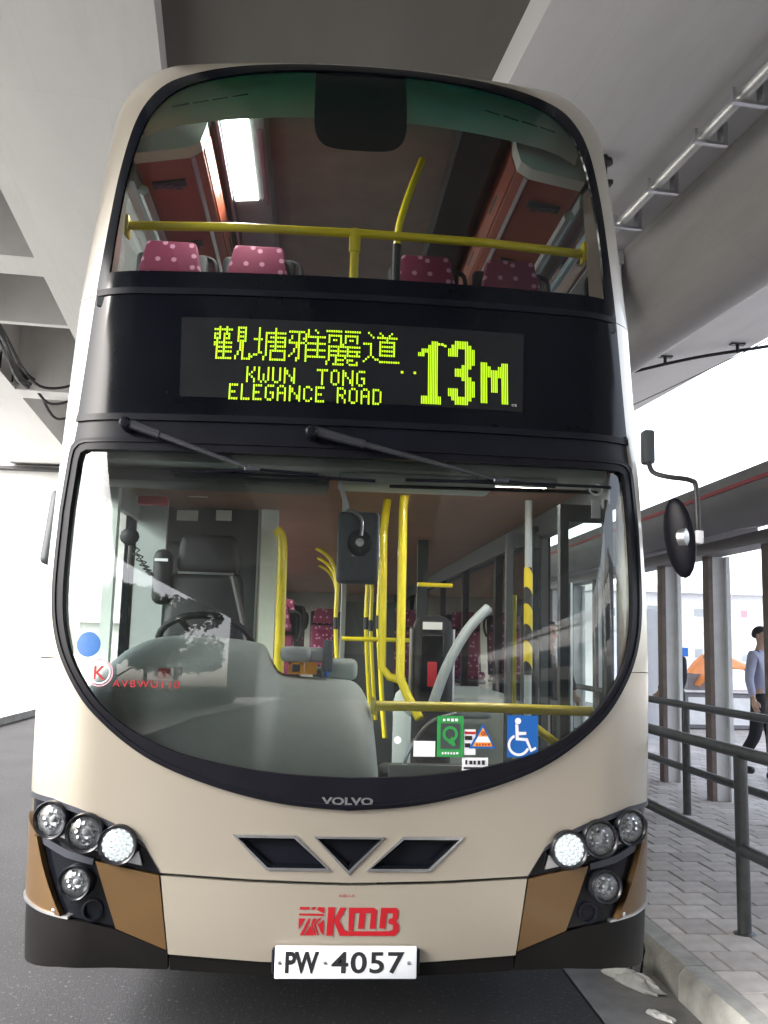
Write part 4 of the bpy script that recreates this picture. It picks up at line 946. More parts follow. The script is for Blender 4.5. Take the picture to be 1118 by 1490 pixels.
# partition behind the driver with notices
pt = MB().box(-1.18, -0.50, 2.08, 2.11, 0.38, 2.385).build('cab_partition', 'cab_dark', bus, 0)
MB().box(-0.50, -0.395, 2.03, 2.13, 0.38, 2.385).build('partition_post', 'liner', bus, 0)
MB().box(-0.515, -0.503, 2.02, 2.078, 0.38, 2.385).build('post_trim', 'silver', bus, 0)
fr2 = MB()
MB().tube([(-1.1, 2.07, 1.1), (-1.1, 2.07, 2.17), (-0.66, 2.07, 2.17), (-0.62, 2.07, 2.1), (-0.62, 2.07, 1.1)], 0.006, 6).build('partition_frame', 'ink', pt)
for (x0, x1, z0, z1, mt_) in ((-0.92, -0.78, 2.22, 2.31, 'paper'), (-1.0, -0.82, 2.17, 2.27, 'paper')): pass
def unp(u_, v_, y):
    d = CM.T @ np.array([u_ - IW / 2, IH / 2 - v_, FPX]); t = (y - CPOS[1]) / d[1]; return (CPOS[0] + d[0] * t, CPOS[2] + d[2] * t)
def notice(name, u0, v0, u1, v1, y, mat, parent):
    a = unp(u0, v0, y); b = unp(u1, v1, y)
    return MB().box(min(a[0], b[0]), max(a[0], b[0]), y, y + 0.006, min(a[1], b[1]), max(a[1], b[1])).build(name, mat, parent, 0)
notice('notice', 258, 742, 288, 758, 2.06, 'paper', pt); notice('notice', 315, 742, 337, 758, 2.06, 'paper', pt); notice('notice', 275, 711, 302, 724, 1.6, 'paper', pt)
MB().rbox((-1.06, 1.5, 2.335), (0.16, 0.06, 0.05), 0.01).build('fire_box', 'red_box', pt)
# cab side: pillar panel, radio handset with coiled lead
MB().box(-1.19, -1.02, 1.76, 1.80, 0.38, 2.385).build('cab_side_panel', 'cab_grey', bus, 0)
MB().box(-1.185, -1.165, 0.45, 1.9, 1.18, 1.26).build('cab_window_sill', 'cab_grey', bus, 0)
MB().box(-1.17, -1.12, 0.9, 0.96, 1.2, 2.385).build('cab_window_bar', 'liner', bus, 0)
pc = MB().rbox((-1.10, 1.20, 2.03), (0.03, 0.06, 0.20), 0.012).build('radio_handset', 'ink', bus)
MB().ball((-1.11, 1.17, 2.10), (0.05, 0.035, 0.045), 12).build('ear_piece', 'seat_black', pc)
co = []
for i in range(90):
    t = i / 89; cx = -1.09 + 0.10 * math.sin(t * math.pi); cz = 2.05 - 0.16 * math.sin(t * math.pi) ** 0.7 + 0.04 * t; an = t * 2 * math.pi * 15
    co.append((cx + 0.012 * math.cos(an), 1.18 + 0.012 * math.sin(an), cz))
MB().tube(co, 0.0035, 5).build('coiled_lead', 'ink', pc)
# header above the windscreen: pale locker front, blind rail
MB().rbox((0.0, 0.50, 2.375), (2.24, 0.30, 0.07), 0.02).build('header_locker', 'liner', bus)
MB().rbox((-0.62, 0.56, 2.30), (1.02, 0.22, 0.06), 0.02).build('header_shelf', 'cab_dark', bus)
MB().rbox((0.28, 0.52, 2.315), (0.70, 0.26, 0.05), 0.02).build('header_cover', 'liner', bus)
MB().rbox((0.72, 0.40, 2.325), (0.36, 0.05, 0.03), 0.01).build('blind_box', 'dash', bus)
MB().tube([(0.15, 0.36, 2.275), (1.08, 0.38, 2.285)], 0.008, 6).build('blind_rail', 'ink', bus)
tgx = MB().box(1.03, 1.07, 0.30, 0.305, 2.16, 2.24).build('hanging_tag', 'sign_white', bus, 0); MB().tube([(1.05 + 0.028 * math.cos(i), 0.30, 2.285 + 0.022 * math.sin(i)) for i in [k * 2 * math.pi / 14 for k in range(14)]], 0.005, 5, closed=True).build('tag_ring', 'silver', tgx)
# interior mirror on its bracket
mi = MB(); mi.rbox((0.025, 0.46, 2.01), (0.185, 0.05, 0.32), 0.045, 4); mi = mi.build('interior_mirror', 'mirror_grey', bus)
MB().ball((0.03, 0.44, 2.03), (0.056, 0.030, 0.060), 16).build('mount_boss', 'cab_dark', mi)
MB().lathe((0.03, 0.415, 2.03), (0, -1, 0), [(0.02, 0), (0.018, 0.012), (0.0005, 0.014)], 12).build('mount_bolt', 'silver', mi)
MB().tube(curve_pts([(-0.03, 0.43, 2.17), (0.0, 0.42, 2.165), (0.035, 0.415, 2.13), (0.035, 0.41, 2.06)], 5), 0.008, 8).build('arm', 'silver', mi)
MB().prism([(-0.075, 2.30), (-0.055, 2.30), (-0.02, 2.20), (-0.02, 2.165), (-0.05, 2.165), (-0.05, 2.22)], 'y', 0.45, 0.465).build('bracket', 'silver', mi, 0)
# ticket validator on the dash
tk = MB().rbox((-0.235, 0.76, 1.535), (0.14, 0.12, 0.07), 0.025, 3).build('ticket_machine', 'machine_grey', bus)
MB().rbox((-0.15, 0.78, 1.535), (0.10, 0.10, 0.066), 0.02, 3).build('printer_hood', 'machine_grey', tk)
m = MB(); m.box(-0.265, -0.195, 0.72, 0.80, 1.445, 1.455); m.box(-0.265, -0.25, 0.72, 0.80, 1.455, 1.50); m.box(-0.212, -0.195, 0.72, 0.80, 1.455, 1.50); m.box(-0.265, -0.195, 0.72, 0.80, 1.49, 1.502)
m.build('ticket_slot', 'orange', tk, 0); MB().box(-0.193, -0.135, 0.73, 0.80, 1.445, 1.50).build('ticket_drawer', 'orange', tk, 0)
MB().rbox((-0.085, 0.74, 1.53), (0.045, 0.05, 0.15), 0.008).build('card_holder', 'mirror_grey', tk)
MB().ball((-0.09, 0.70, 1.448), 0.014, 8).build('indicator', 'sign_blue', tk)
MB().rbox((-0.03, 0.82, 1.47), (0.17, 0.10, 0.10), 0.03, 3).build('fare_plinth', 'dash', bus)
nb_ = panel('permit_holder', [[(-0.80, 1.435), (-0.665, 1.435), (-0.665, 1.485), (-0.80, 1.485)]], 'paper', bus, -0.05, 0.01); panel('permit_mark', [[(-0.755, 1.44), (-0.71, 1.44), (-0.71, 1.48), (-0.755, 1.48)]], 'red_box', nb_, -0.044, 0)
# platform: handrails, poles, fare box, hazard pole
bar('front_rail', [(0.11, 0.55, 1.322), (0.6, 0.55, 1.325), (1.105, 0.55, 1.318)], 0.022)
MB().rbox((0.118, 0.55, 1.322), (0.02, 0.07, 0.08), 0.008).build('rail_flange', 'yellow', bus)
bar('grab_rail', [(0.84, 0.60, 1.25), (0.96, 0.55, 1.16)], 0.02)
bar('grab_pole', curve_pts([(-0.40, 1.9, 2.25), (-0.375, 1.9, 2.22), (-0.36, 1.9, 2.15), (-0.355, 1.9, 1.9), (-0.35, 1.9, 1.2), (-0.35, 1.9, 0.4)], 4), 0.030)
bar('grab_pole', [(0.225, 1.45, 2.38), (0.215, 1.42, 2.30), (0.205, 1.4, 2.2), (0.215, 1.4, 1.47), (0.255, 1.38, 1.42), (0.33, 1.34, 1.40)], 0.022)
bar('grab_pole', [(0.305, 1.3, 2.39), (0.30, 1.3, 2.3), (0.305, 1.3, 1.42), (0.34, 1.25, 1.33), (0.40, 1.2, 1.22)], 0.024)
fb = MB().rbox((0.49, 1.44, 1.25), (0.21, 0.16, 1.0), 0.06, 3).build('fare_machine', 'seat_black', bus)
MB().rbox((0.478, 1.35, 1.50), (0.125, 0.02, 0.30), 0.04, 3).build('reader_window', 'black_gloss', fb)
MB().rbox((0.478, 1.336, 1.44), (0.05, 0.006, 0.13), 0.01).build('reader_label', 'red_box', fb)
MB().box(0.425, 0.53, 1.345, 1.355, 1.675, 1.715).build('reader_notice', 'paper', fb, 0)
for x in (0.375, 0.60): MB().tube([(x, 1.42, 1.3), (x, 1.42, 1.68)], 0.012, 8).build('reader_guard', 'silver', fb)
hzp = MB().tube([(0.985, 1.3, 0.4), (0.985, 1.3, 2.385)], 0.020, 12).build('door_pole', 'cab_grey', bus)
MB().tube([(0.985, 1.3, 1.45), (0.985, 1.3, 2.02)], 0.024, 12).build('hazard_sleeve', 'hazard', hzp)
bar('barrier_arm', curve_pts([(0.44, 1.0, 1.30), (0.52, 1.05, 1.50), (0.63, 1.1, 1.68), (0.74, 1.15, 1.79)], 5), 0.026, 'cab_grey')
MB().tube([(0.42, 1.6, 1.93), (0.62, 1.62, 1.93)], 0.012, 8).build('cross_rail', 'yellow', bus)
MB().rbox((0.78, 2.55, 0.85), (0.72, 1.1, 0.92), 0.12, 3).build('wheel_arch_box', 'dash', bus)
MB().rbox((0.62, 1.72, 1.24), (0.50, 0.30, 0.10), 0.05, 3).build('luggage_top', 'cab_grey', bus)
MB().rbox((1.15, 1.90, 1.35), (0.07, 0.08, 1.95), 0.02).build('stair_post', 'cab_dark', bus)
MB().box(0.62, 0.70, 3.42, 3.46, 0.4, 2.385).build('luggage_post', 'cab_dark', bus, 0)
for k, (x, y) in enumerate(((-0.14, 4.3), (-0.12, 5.2), (0.10, 4.0), (0.16, 3.4), (-0.10, 6.1), (0.2, 5.0))):
    s_ = 1 if x > 0 else -1
    pl_ = bar('aisle_pole', curve_pts([(x - 0.02, y, 2.385), (x + 0.10, y, 2.30), (x + 0.17, y, 2.12), (x + 0.17, y, 1.75), (x + 0.21, y, 1.2), (x + 0.24, y, 0.9)], 5), 0.018)
    MB().tube([(x + 0.17, y, 1.70), (x + 0.17, y, 1.80)], 0.022, 8).build('bell_push', 'ink', pl_)
bar('cross_rail', [(0.05, 3.2, 1.62), (0.55, 3.2, 1.62)], 0.016)
# --- decals on the lower windscreen
dk = 0.003
def circ(cx, cz, r, n=28, k=1.0): return [(cx + r * math.cos(2 * math.pi * i / n), cz + k * r * math.sin(2 * math.pi * i / n)) for i in range(n)]
panel('blue_disc', [circ(-1.02, 1.562, 0.048)], 'disc_blue', bus, dk, 0, cuts=False)
kd = panel('fleet_decal', [circ(-0.968, 1.456, 0.052), circ(-0.968, 1.456, 0.047)], 'pink', bus, dk, 0, cuts=False)
panel('ring', [circ(-0.968, 1.456, 0.042), circ(-0.968, 1.456, 0.037)], 'sign_white', kd, dk, 0, cuts=False)
surf_text('decal_letter', 'K', (-0.990, -0.945, 1.430, 1.482), 'red_logo', kd, dk, bold=0.015)
surf_text('fleet_number', 'AVBWU110', (-0.915, -0.660, 1.405, 1.432), 'red_logo', bus, dk, bold=0.005, space=1.25)
def rc(x0, x1, z0, z1): return [(x0, z0), (x1, z0), (x1, z1), (x0, z1)]
def print_marks(n, x0, x1, z0, z1, mat, parent, off):
    # print too small to read in the photograph: little blocks of uneven width and height
    w = (x1 - x0) / n; rp_ = random.Random(int(x0 * 1e4))
    for i in range(n): panel('print_mark', [rc(x0 + w * (i + 0.12), x0 + w * (i + rp_.uniform(0.62, 0.88)), z0 + (z1 - z0) * rp_.uniform(0, .2), z1 - (z1 - z0) * rp_.uniform(0, .2))], mat, parent, off, 0, cuts=False)
gq = panel('quality_sticker', [rc(0.330, 0.433, 1.172, 1.326)], 'sign_green', bus, dk, 0, cuts=False)
panel('sticker_field', [rc(0.344, 0.419, 1.202, 1.298)], 'cab_dark', gq, dk + .002, 0, cuts=False)
panel('sticker_ring', [circ(0.381, 1.258, 0.030), circ(0.381, 1.258, 0.019)], 'sign_green', gq, dk + .004, 0, cuts=False)
panel('sticker_tail', [[(0.372, 1.226), (0.388, 1.250), (0.404, 1.216), (0.394, 1.212)]], 'sign_green', gq, dk + .005, 0, cuts=False)
print_marks(4, 0.350, 0.413, 1.305, 1.317, 'sign_white', gq, dk + .004)
print_marks(6, 0.348, 0.415, 1.181, 1.191, 'sign_white', gq, dk + .004)
ts = panel('warning_triangle', [[(0.455, 1.205), (0.562, 1.205), (0.510, 1.300)]], 'sign_blue', bus, dk, 0, cuts=False)
panel('triangle_field', [[(0.469, 1.213), (0.549, 1.213), (0.510, 1.285)]], 'sign_orange', ts, dk + .002, 0, cuts=False)
panel('triangle_band', [[(0.477, 1.228), (0.541, 1.228), (0.529, 1.250), (0.490, 1.250)]], 'sign_white', ts, dk + .003, 0, cuts=False)
panel('triangle_mark', [circ(0.510, 1.262, 0.008), circ(0.510, 1.262, 0.004)], 'red_box', ts, dk + .004, 0, cuts=False)
print_marks(5, 0.482, 0.538, 1.215, 1.225, 'red_box', ts, dk + .004)
wc = panel('wheelchair_sign', [rc(0.606, 0.730, 1.172, 1.332)], 'sign_blue', bus, dk, 0, cuts=False)
panel('symbol_head', [circ(0.649, 1.311, 0.0125, 16)], 'sign_white', wc, dk + .002, 0, cuts=False)
panel('symbol_body', [[(0.638, 1.300), (0.650, 1.296), (0.652, 1.270), (0.682, 1.270), (0.682, 1.259), (0.652, 1.257), (0.653, 1.248), (0.688, 1.246), (0.704, 1.206), (0.720, 1.214), (0.724, 1.205), (0.700, 1.193), (0.680, 1.235), (0.640, 1.238)]], 'sign_white', wc, dk + .002, 0, cuts=False)
arc = [R(115 + 225 * i / 20) for i in range(21)]
panel('symbol_wheel', [[(0.652 + 0.044 * math.cos(a), 1.220 + 0.042 * math.sin(a)) for a in arc] + [(0.652 + 0.034 * math.cos(a), 1.220 + 0.032 * math.sin(a)) for a in reversed(arc)]], 'sign_white', wc, dk + .002, 0, cuts=False)
w1 = panel('paper_card', [rc(0.240, 0.324, 1.172, 1.230)], 'sign_white', bus, dk, 0, cuts=False)
w2 = panel('notice_sticker', [rc(0.437, 0.482, 1.180, 1.276)], 'sign_white', bus, dk - .004, 0, cuts=False)
panel('sticker_bar', [rc(0.439, 0.480, 1.258, 1.268)], 'red_box', w2, dk - .002, 0, cuts=False); panel('sticker_bar', [rc(0.440, 0.468, 1.236, 1.252)], 'ink', w2, dk - .002, 0, cuts=False); panel('sticker_bar', [rc(0.440, 0.462, 1.208, 1.224)], 'ink', w2, dk - .002, 0, cuts=False)
w3 = panel('notice_sticker', [rc(0.430, 0.532, 1.122, 1.170)], 'sign_white', bus, dk - .004, 0, cuts=False); panel('sticker_bar', [rc(0.436, 0.526, 1.127, 1.135)], 'ink', w3, dk - .002, 0, cuts=False)
print_marks(5, 0.440, 0.522, 1.142, 1.162, 'ink', w3, dk - .002)
panel('sensor_dot', [circ(0.178, 1.232, 0.014)], 'sign_white', bus, dk, 0, cuts=False)
# --- door mirrors
mr = MB().rbox((1.262, 0.24, 2.47), (0.05, 0.06, 0.15), 0.012).build('door_mirror', 'cab_dark', bus)
MB().tube(curve_pts([(1.258, 0.22, 2.40), (1.262, 0.18, 2.35), (1.31, 0.14, 2.325), (1.40, 0.12, 2.31), (1.425, 0.12, 2.27), (1.43, 0.12, 2.05)], 6), 0.011, 10).build('arm', 'dark_metal', mr)
mh = MB(); mh.ball((0, 0, 0), (0.062, 0.028, 0.172), 20); mz = Matrix.Translation((1.365, 0.16, 2.07)) @ Matrix.Rotation(R(-8), 4, 'Y') @ Matrix.Rotation(R(-50), 4, 'Z')
mh.v = [tuple(mz @ Vector((max(-0.085, min(0.085, p[0] * 1.12)), p[1], p[2]))) for p in mh.v]; mh.build('mirror_head', 'rubber', mr)
MB().lathe((1.385, 0.135, 2.07), (0.55, -0.8, 0), [(0.045, -0.02), (0.042, 0.014), (0.02, 0.022), (0.0005, 0.023)], 14).build('swivel', 'silver', mr)
MB().rbox((1.430, 0.12, 2.07), (0.035, 0.035, 0.055), 0.006).build('clamp', 'sign_white', mr)
ml = MB(); ml.rbox((0, 0, 0), (0.17, 0.06, 0.34), 0.08, 5); mz = Matrix.Translation((-1.305, 0.62, 2.06)) @ Matrix.Rotation(R(65), 4, 'Z') @ Matrix.Rotation(R(8), 4, 'Y'); ml.v = [tuple(mz @ Vector(p)) for p in ml.v]
ml = ml.build('door_mirror', 'cab_dark', bus); MB().rbox((-1.285, 0.54, 2.06), (0.04, 0.04, 0.05), 0.01).build('clamp', 'sign_white', ml); MB().tube([(-1.20, 0.60, 2.06), (-1.27, 0.60, 2.06)], 0.012, 8).build('arm', 'dark_metal', ml)

# ================================================================== PEOPLE
def skinned(name, chains, mat, parent, root=0, sub=2):
    """chains: lists of ((x,y,z), radius); vertices closer than 1 mm are shared, the first is the root"""
    bm = bmesh.new(); lay = bm.verts.layers.skin.verify(); known = []
    def vert(p, r):
        for q, v in known:
            if (q - Vector(p)).length < 1e-3: return v
        v = bm.verts.new(p); rr = r if isinstance(r, tuple) else (r, r); v[lay].radius = rr; known.append((Vector(p), v)); return v
    for ch in chains:
        last = None
        for p, r in ch:
            v = vert(p, r)
            if last is not None and last is not v and bm.edges.get((last, v)) is None: bm.edges.new((last, v))
            last = v
    bm.verts.ensure_lookup_table(); bm.verts[root][lay].use_root = True
    me = bpy.data.meshes.new(name); bm.to_mesh(me); bm.free()
    o = link(name, me, mat, parent)
    md = o.modifiers.new('skin', 'SKIN'); md.use_smooth_shade = True
    s2 = o.modifiers.new('subdivision', 'SUBSURF'); s2.levels = sub; s2.render_levels = sub
    return o
def person(label, loc, rz, top, trousers, stride=0.0, arms=(0.0, 0.0), h=1.72, collar=None):
    """figure facing local -y; stride swings the legs, arms swing the arms (radians)"""
    t = empty('person', label, 'person', loc, rz); k = h / 1.72
    def S_(p): return (p[0] * k, p[1] * k, p[2] * k)
    hipz = 0.90; sw = stride
    def leg(s):
        a = sw * s; kn = (0.09 * s, -math.sin(a) * 0.42, hipz - math.cos(a) * 0.42); b = a - (0.45 if a < 0 else 0.12) * (abs(sw) > 0.01)
        an = (kn[0], kn[1] - math.sin(b) * 0.40, kn[2] - math.cos(b) * 0.40); return kn, an
    legs = {s: leg(s) for s in (1, -1)}
    low = min(an[2] for _, an in legs.values()); dz = 0.085 - low
    L = lambda p: S_((p[0], p[1], p[2] + dz))
    def arm(s):
        a = arms[0 if s > 0 else 1]; sh_ = (0.185 * s, 0.0, 1.40); el = (0.235 * s, -math.sin(a) * 0.27, 1.40 - math.cos(a) * 0.27); b = a + 0.35
        wr = (0.245 * s, el[1] - math.sin(b) * 0.24, el[2] - math.cos(b) * 0.24); return sh_, el, wr
    AR = {s: arm(s) for s in (1, -1)}
    pel = ((0, 0, 0.95), (0.13 * k, 0.09 * k))
    body = [[(L((0, 0, 0.95)), (0.125 * k, 0.085 * k)), (L((0, 0.0, 1.12)), (0.12 * k, 0.085 * k)), (L((0, 0.005, 1.30)), (0.145 * k, 0.10 * k)), (L((0, 0.01, 1.42)), (0.09 * k, 0.075 * k)), (L((0, 0.0, 1.50)), 0.052 * k), (L((0, -0.015, 1.545)), 0.060 * k), (L((0, -0.02, 1.60)), (0.070 * k, 0.088 * k)), (L((0, -0.012, 1.665)), (0.072 * k, 0.088 * k)), (L((0, -0.005, 1.705)), (0.045 * k, 0.055 * k))]]
    for s in (1, -1):
        kn, an = legs[s]; sh_, el, wr = AR[s]
        body.append([(L((0, 0, 0.95)), (0.125 * k, 0.085 * k)), (L((0.09 * s, 0, 0.88)), 0.080 * k), (L(kn), 0.052 * k), (L(an), 0.036 * k)])
        body.append([(L((0, 0.005, 1.30)), (0.145 * k, 0.10 * k)), (L(sh_), 0.052 * k), (L(el), 0.038 * k), (L(wr), 0.026 * k)])
    b_ = skinned('body', body, 'skin', t)
    # clothing
    sh = [[(L((0, 0, 0.83)), (0.150 * k, 0.108 * k)), (L((0, 0, 0.95)), (0.150 * k, 0.110 * k)), (L((0, 0.0, 1.12)), (0.146 * k, 0.108 * k)), (L((0, 0.005, 1.30)), (0.165 * k, 0.12 * k)), (L((0, 0.012, 1.43)), (0.10 * k, 0.085 * k)), (L((0, 0.005, 1.475)), (0.062 * k, 0.062 * k))]]
    for s in (1, -1):
        sh_, el, wr = AR[s]; q = tuple(el[i] + (wr[i] - el[i]) * 0.85 for i in range(3))
        sh.append([(L((0, 0.005, 1.30)), (0.165 * k, 0.12 * k)), (L(sh_), 0.068 * k), (L(el), 0.053 * k), (L(q), 0.042 * k)])
    skinned('shirt', sh, top, t)
    tr = [[(L((0, 0, 1.06)), (0.138 * k, 0.10 * k)), (L((0, 0, 0.92)), (0.140 * k, 0.10 * k))]]
    for s in (1, -1):
        kn, an = legs[s]; tr.append([(L((0, 0, 0.92)), (0.140 * k, 0.10 * k)), (L((0.09 * s, 0, 0.84)), 0.095 * k), (L(kn), 0.072 * k), (L((an[0], an[1], an[2] + 0.02)), 0.060 * k)])
        fx_ = MB(); c = L(an); fx_.rbox((c[0], c[1] - 0.06 * k, max(0.045, c[2] - 0.045)), (0.09 * k, 0.26 * k, 0.085 * k), 0.035, 3); fx_.build('shoe', 'ink', t)
        sh_, el, wr = AR[s]; wv_ = Vector(L(wr)); d = (Vector(L(wr)) - Vector(L(el))).normalized(); fw = Vector((0, -1, 0)); fw = (fw - d * fw.dot(d)).normalized()
        hm = MB(); hm.tube([wv_ - d * 0.01, wv_ + d * 0.045, wv_ + d * 0.09], [0.026, 0.036, 0.034], 10)
        for i, ln in enumerate((0.070, 0.080, 0.076, 0.060)):
            base = wv_ + d * 0.085 + fw * (0.027 - 0.018 * i); inn = Vector((-s, 0, 0))
            hm.tube([base, base + d * ln * 0.5 + inn * 0.004, base + d * ln * 0.85 + inn * 0.022], [0.0095, 0.009, 0.007], 6)
        hm.tube([wv_ + d * 0.03 + fw * 0.028, wv_ + d * 0.06 + fw * 0.055, wv_ + d * 0.095 + fw * 0.055], [0.012, 0.011, 0.008], 6)
        hm.build('hand', 'skin', t)
    skinned('trousers', tr, trousers, t)
    hc = L((0, 0.002, 1.645)); hr_ = MB(); hr_.ball(hc, (0.086 * k, 0.102 * k, 0.095 * k), 16)
    hr_.v = [(x, y if z > hc[2] + 0.03 else max(y, hc[1] - 0.02), z if z > hc[2] - 0.05 else hc[2] - 0.05) for x, y, z in hr_.v]; hr_.build('hair', 'hair', t, 60)
    fc = MB(); c = L((0, -0.108, 1.612))
    for s in (1, -1): fc.ball((0.030 * s * k, c[1] + 0.012, c[2] + 0.018), (0.012, 0.008, 0.007), 8)
    fc.build('eyes', 'ink', t)
    MB().prism([(c[1] + 0.02, c[2] + 0.02), (c[1] - 0.012, c[2] - 0.022), (c[1] + 0.02, c[2] - 0.028)], 'x', -0.011, 0.011).build('nose', 'skin', t)
    MB().box(-0.022, 0.022, c[1] + 0.004, c[1] + 0.016, c[2] - 0.055, c[2] - 0.047).build('mouth', 'red_box', t, 0)
    for s in (1, -1): MB().ball((0.082 * s * k, c[1] + 0.10, c[2] + 0.005), (0.012, 0.022, 0.032), 8).build('ear', 'skin', t)
    if collar:
        MB().prism([(-0.045, 1.46 * k + dz), (0.045, 1.46 * k + dz), (0.0, 1.22 * k + dz)], 'y', -0.135 * k, -0.115 * k).build('shirt_front', collar, t, 0)
    return t
person('man in lavender shirt and black trousers walking past the shelter columns', (5.08, 7.0, 0.15), R(35), 'shirt_lav', 'cloth_black', 0.12, (0.15, -0.1), 1.74)
person('person in dark clothes standing behind the shelter columns', (4.80, 8.9, 0.15), R(-80), 'cloth_black', 'cloth_black', 0.0, (0.05, 0.1), 1.62)
person('person in dark jacket over white shirt waiting on the pavement beside the bus', (2.55, 6.9, 0.15), R(20), 'cloth_black', 'cloth_black', 0.0, (0.1, 0.05), 1.72, 'shirt_white')
person('person in dark clothes seen from behind through the bus windows', (2.05, 7.3, 0.15), R(160), 'cloth_black', 'cloth_black', 0.0, (0.05, 0.1), 1.70)

# ================================================================== STALL AND SMALL THINGS ON THE PAVEMENT
stl = empty('news_stall', 'low newspaper stall with grey base standing beyond the shelter', 'stall', (7.6, 14.0, 0.14))
MB().rbox((0.1, 0, 0.35), (1.7, 0.8, 0.66), 0.03).build('counter', 'crate', stl); MB().box(-0.78, 0.98, -0.44, 0.44, 0.69, 0.73).build('shelf', 'col_white', stl, 0)
MB().box(-0.70, 0.90, -0.41, -0.402, 0.10, 0.60).build('front_board', 'col_white', stl, 0)
def crate(label, loc, d, mat='crate', rz=0):
    t = empty('crate', label, 'crate', loc, rz, 'crates on the newspaper stall')
    x, y, z = d; m = MB(); m.box(-x / 2, x / 2, -y / 2, y / 2, 0, 0.02); m.build('base', mat, t, 0)
    for a in ((-x / 2, x / 2, -y / 2, -y / 2 + .02), (-x / 2, x / 2, y / 2 - .02, y / 2), (-x / 2, -x / 2 + .02, -y / 2 + .02, y / 2 - .02), (x / 2 - .02, x / 2, -y / 2 + .02, y / 2 - .02)): MB().box(*a, 0.02, z).build('side', mat, t, 0)
crate('grey crate on the stall beside the orange cover', (7.15, 13.8, 0.872), (0.5, 0.4, 0.30)); crate('small grey crate behind the orange cover', (7.62, 14.2, 0.872), (0.35, 0.3, 0.62), 'dark_metal')
m = MB(); vs = []; nx, ny = 10, 8
for i in range(nx + 1):
    for j in range(ny + 1):
        u, v = i / nx, j / ny; vs.append((-0.55 + 1.1 * u, -0.4 + 0.8 * v, 0.10 + 0.42 * math.sin(math.pi * u) ** 0.7 * (0.6 + 0.4 * v) + 0.02 * math.sin(9 * u + 5 * v)))
m.add(vs, [(i * (ny + 1) + j, (i + 1) * (ny + 1) + j, (i + 1) * (ny + 1) + j + 1, i * (ny + 1) + j + 1) for i in range(nx) for j in range(ny)])
tp = m.build('tarpaulin', 'tarp_orange'); tp.location = (7.75, 13.8, 0.80); tp.scale = (1.35, 1.2, 1.5); so = tp.modifiers.new('thickness', 'SOLIDIFY'); so.thickness = 0.012; tag(tp, 'crumpled orange tarpaulin heaped over the newspaper stall', 'tarpaulin')
sg = empty('sign_board', 'white sign board with blue vertical stripe standing behind the shelter columns', 'sign', (4.72, 9.6, 0.14))
MB().rbox((0, 0, 1.12), (0.42, 0.05, 1.85), 0.01).build('board', 'sign_white', sg); MB().box(0.10, 0.145, -0.031, -0.0255, 0.75, 1.38).build('stripe', 'sign_blue', sg, 0); MB().box(0.10, 0.145, -0.031, -0.0255, 1.44, 2.0).build('stripe', 'sign_blue', sg, 0)
for x in (-0.15, 0.15): MB().box(x - .02, x + .02, -.02, .02, 0, 0.21).build('leg', 'dark_metal', sg, 0)
kio = empty('kiosk', 'white kiosk with blue sign panels beyond the newspaper stall', 'kiosk', (9.6, 21, 0.14))
MB().box(-2.2, 3.8, 0, 3, 0, 3.0).build('wall', 'sign_white', kio, 0); MB().box(-2.4, 4.0, -0.3, 3.2, 3.0, 3.18).build('roof', 'col_white', kio, 0)
rk = random.Random(12)
for kx in range(9):
    for kz in range(2):
        x0 = -2.1 + kx * 0.65; z0 = 0.9 + kz * 1.05; w0 = rk.uniform(0.40, 0.58); h0 = rk.uniform(0.55, 0.9)
        w_ = MB().box(x0, x0 + w0, -0.03, -0.002, z0, z0 + h0).build('poster', 'sign_white', kio, 0)
        MB().box(x0 + .03, x0 + w0 * rk.uniform(.5, .9), -0.038, -0.031, z0 + h0 * .55, z0 + h0 * rk.uniform(.75, .95)).build('print', rk.choice(['sign_blue', 'machine_grey', 'pink', 'machine_grey']), w_, 0)

# litter in the gutter
def crumple(name, label, loc, size, n=14, seed=1, rz=0.0):
    rd = random.Random(seed); m = MB(); m.ball((0, 0, 0), 1.0, n); vs = []
    for x, y, z in m.v:
        a = 1 + 0.22 * math.sin(7 * x + 3 * y + seed) + 0.16 * math.sin(11 * y - 5 * z + 2 * seed) + rd.uniform(-0.06, 0.06)
        vs.append((x * a * size[0], y * a * size[1], (max(z, -0.4) + 0.4) * size[2] * (1 + 0.3 * math.sin(9 * x + 6 * y))))
    m.v = vs; o = m.build(name, 'bag', None, 25); o.location = loc; o.rotation_euler = (0, 0, rz); return tag(o, label, 'litter')
crumple('plastic_bag', 'crumpled white plastic bag lying in the gutter beside the kerb', (1.44, 1.00, 0.006), (0.055, 0.17, 0.035), 18, 2, 0.45)
crumple('paper_scrap', 'small torn white paper scrap in the gutter away from the plastic bag', (1.42, 0.60, 0.006), (0.028, 0.075, 0.014), 14, 5, 0.5)
bt_ = MB().lathe((0, 0, 0), (0, 0, 1), [(0.0005, 0), (0.030, 0.0), (0.032, 0.02), (0.030, 0.10), (0.033, 0.13), (0.020, 0.17), (0.012, 0.185), (0.012, 0.20), (0.0005, 0.20)], 14).build('plastic_bottle', 'lens'); bt_.location = (1.485, 1.11, 0.006); bt_.rotation_euler = (0.08, 0.12, 0); tag(bt_, 'clear plastic bottle standing on the bag by the kerb', 'bottle')

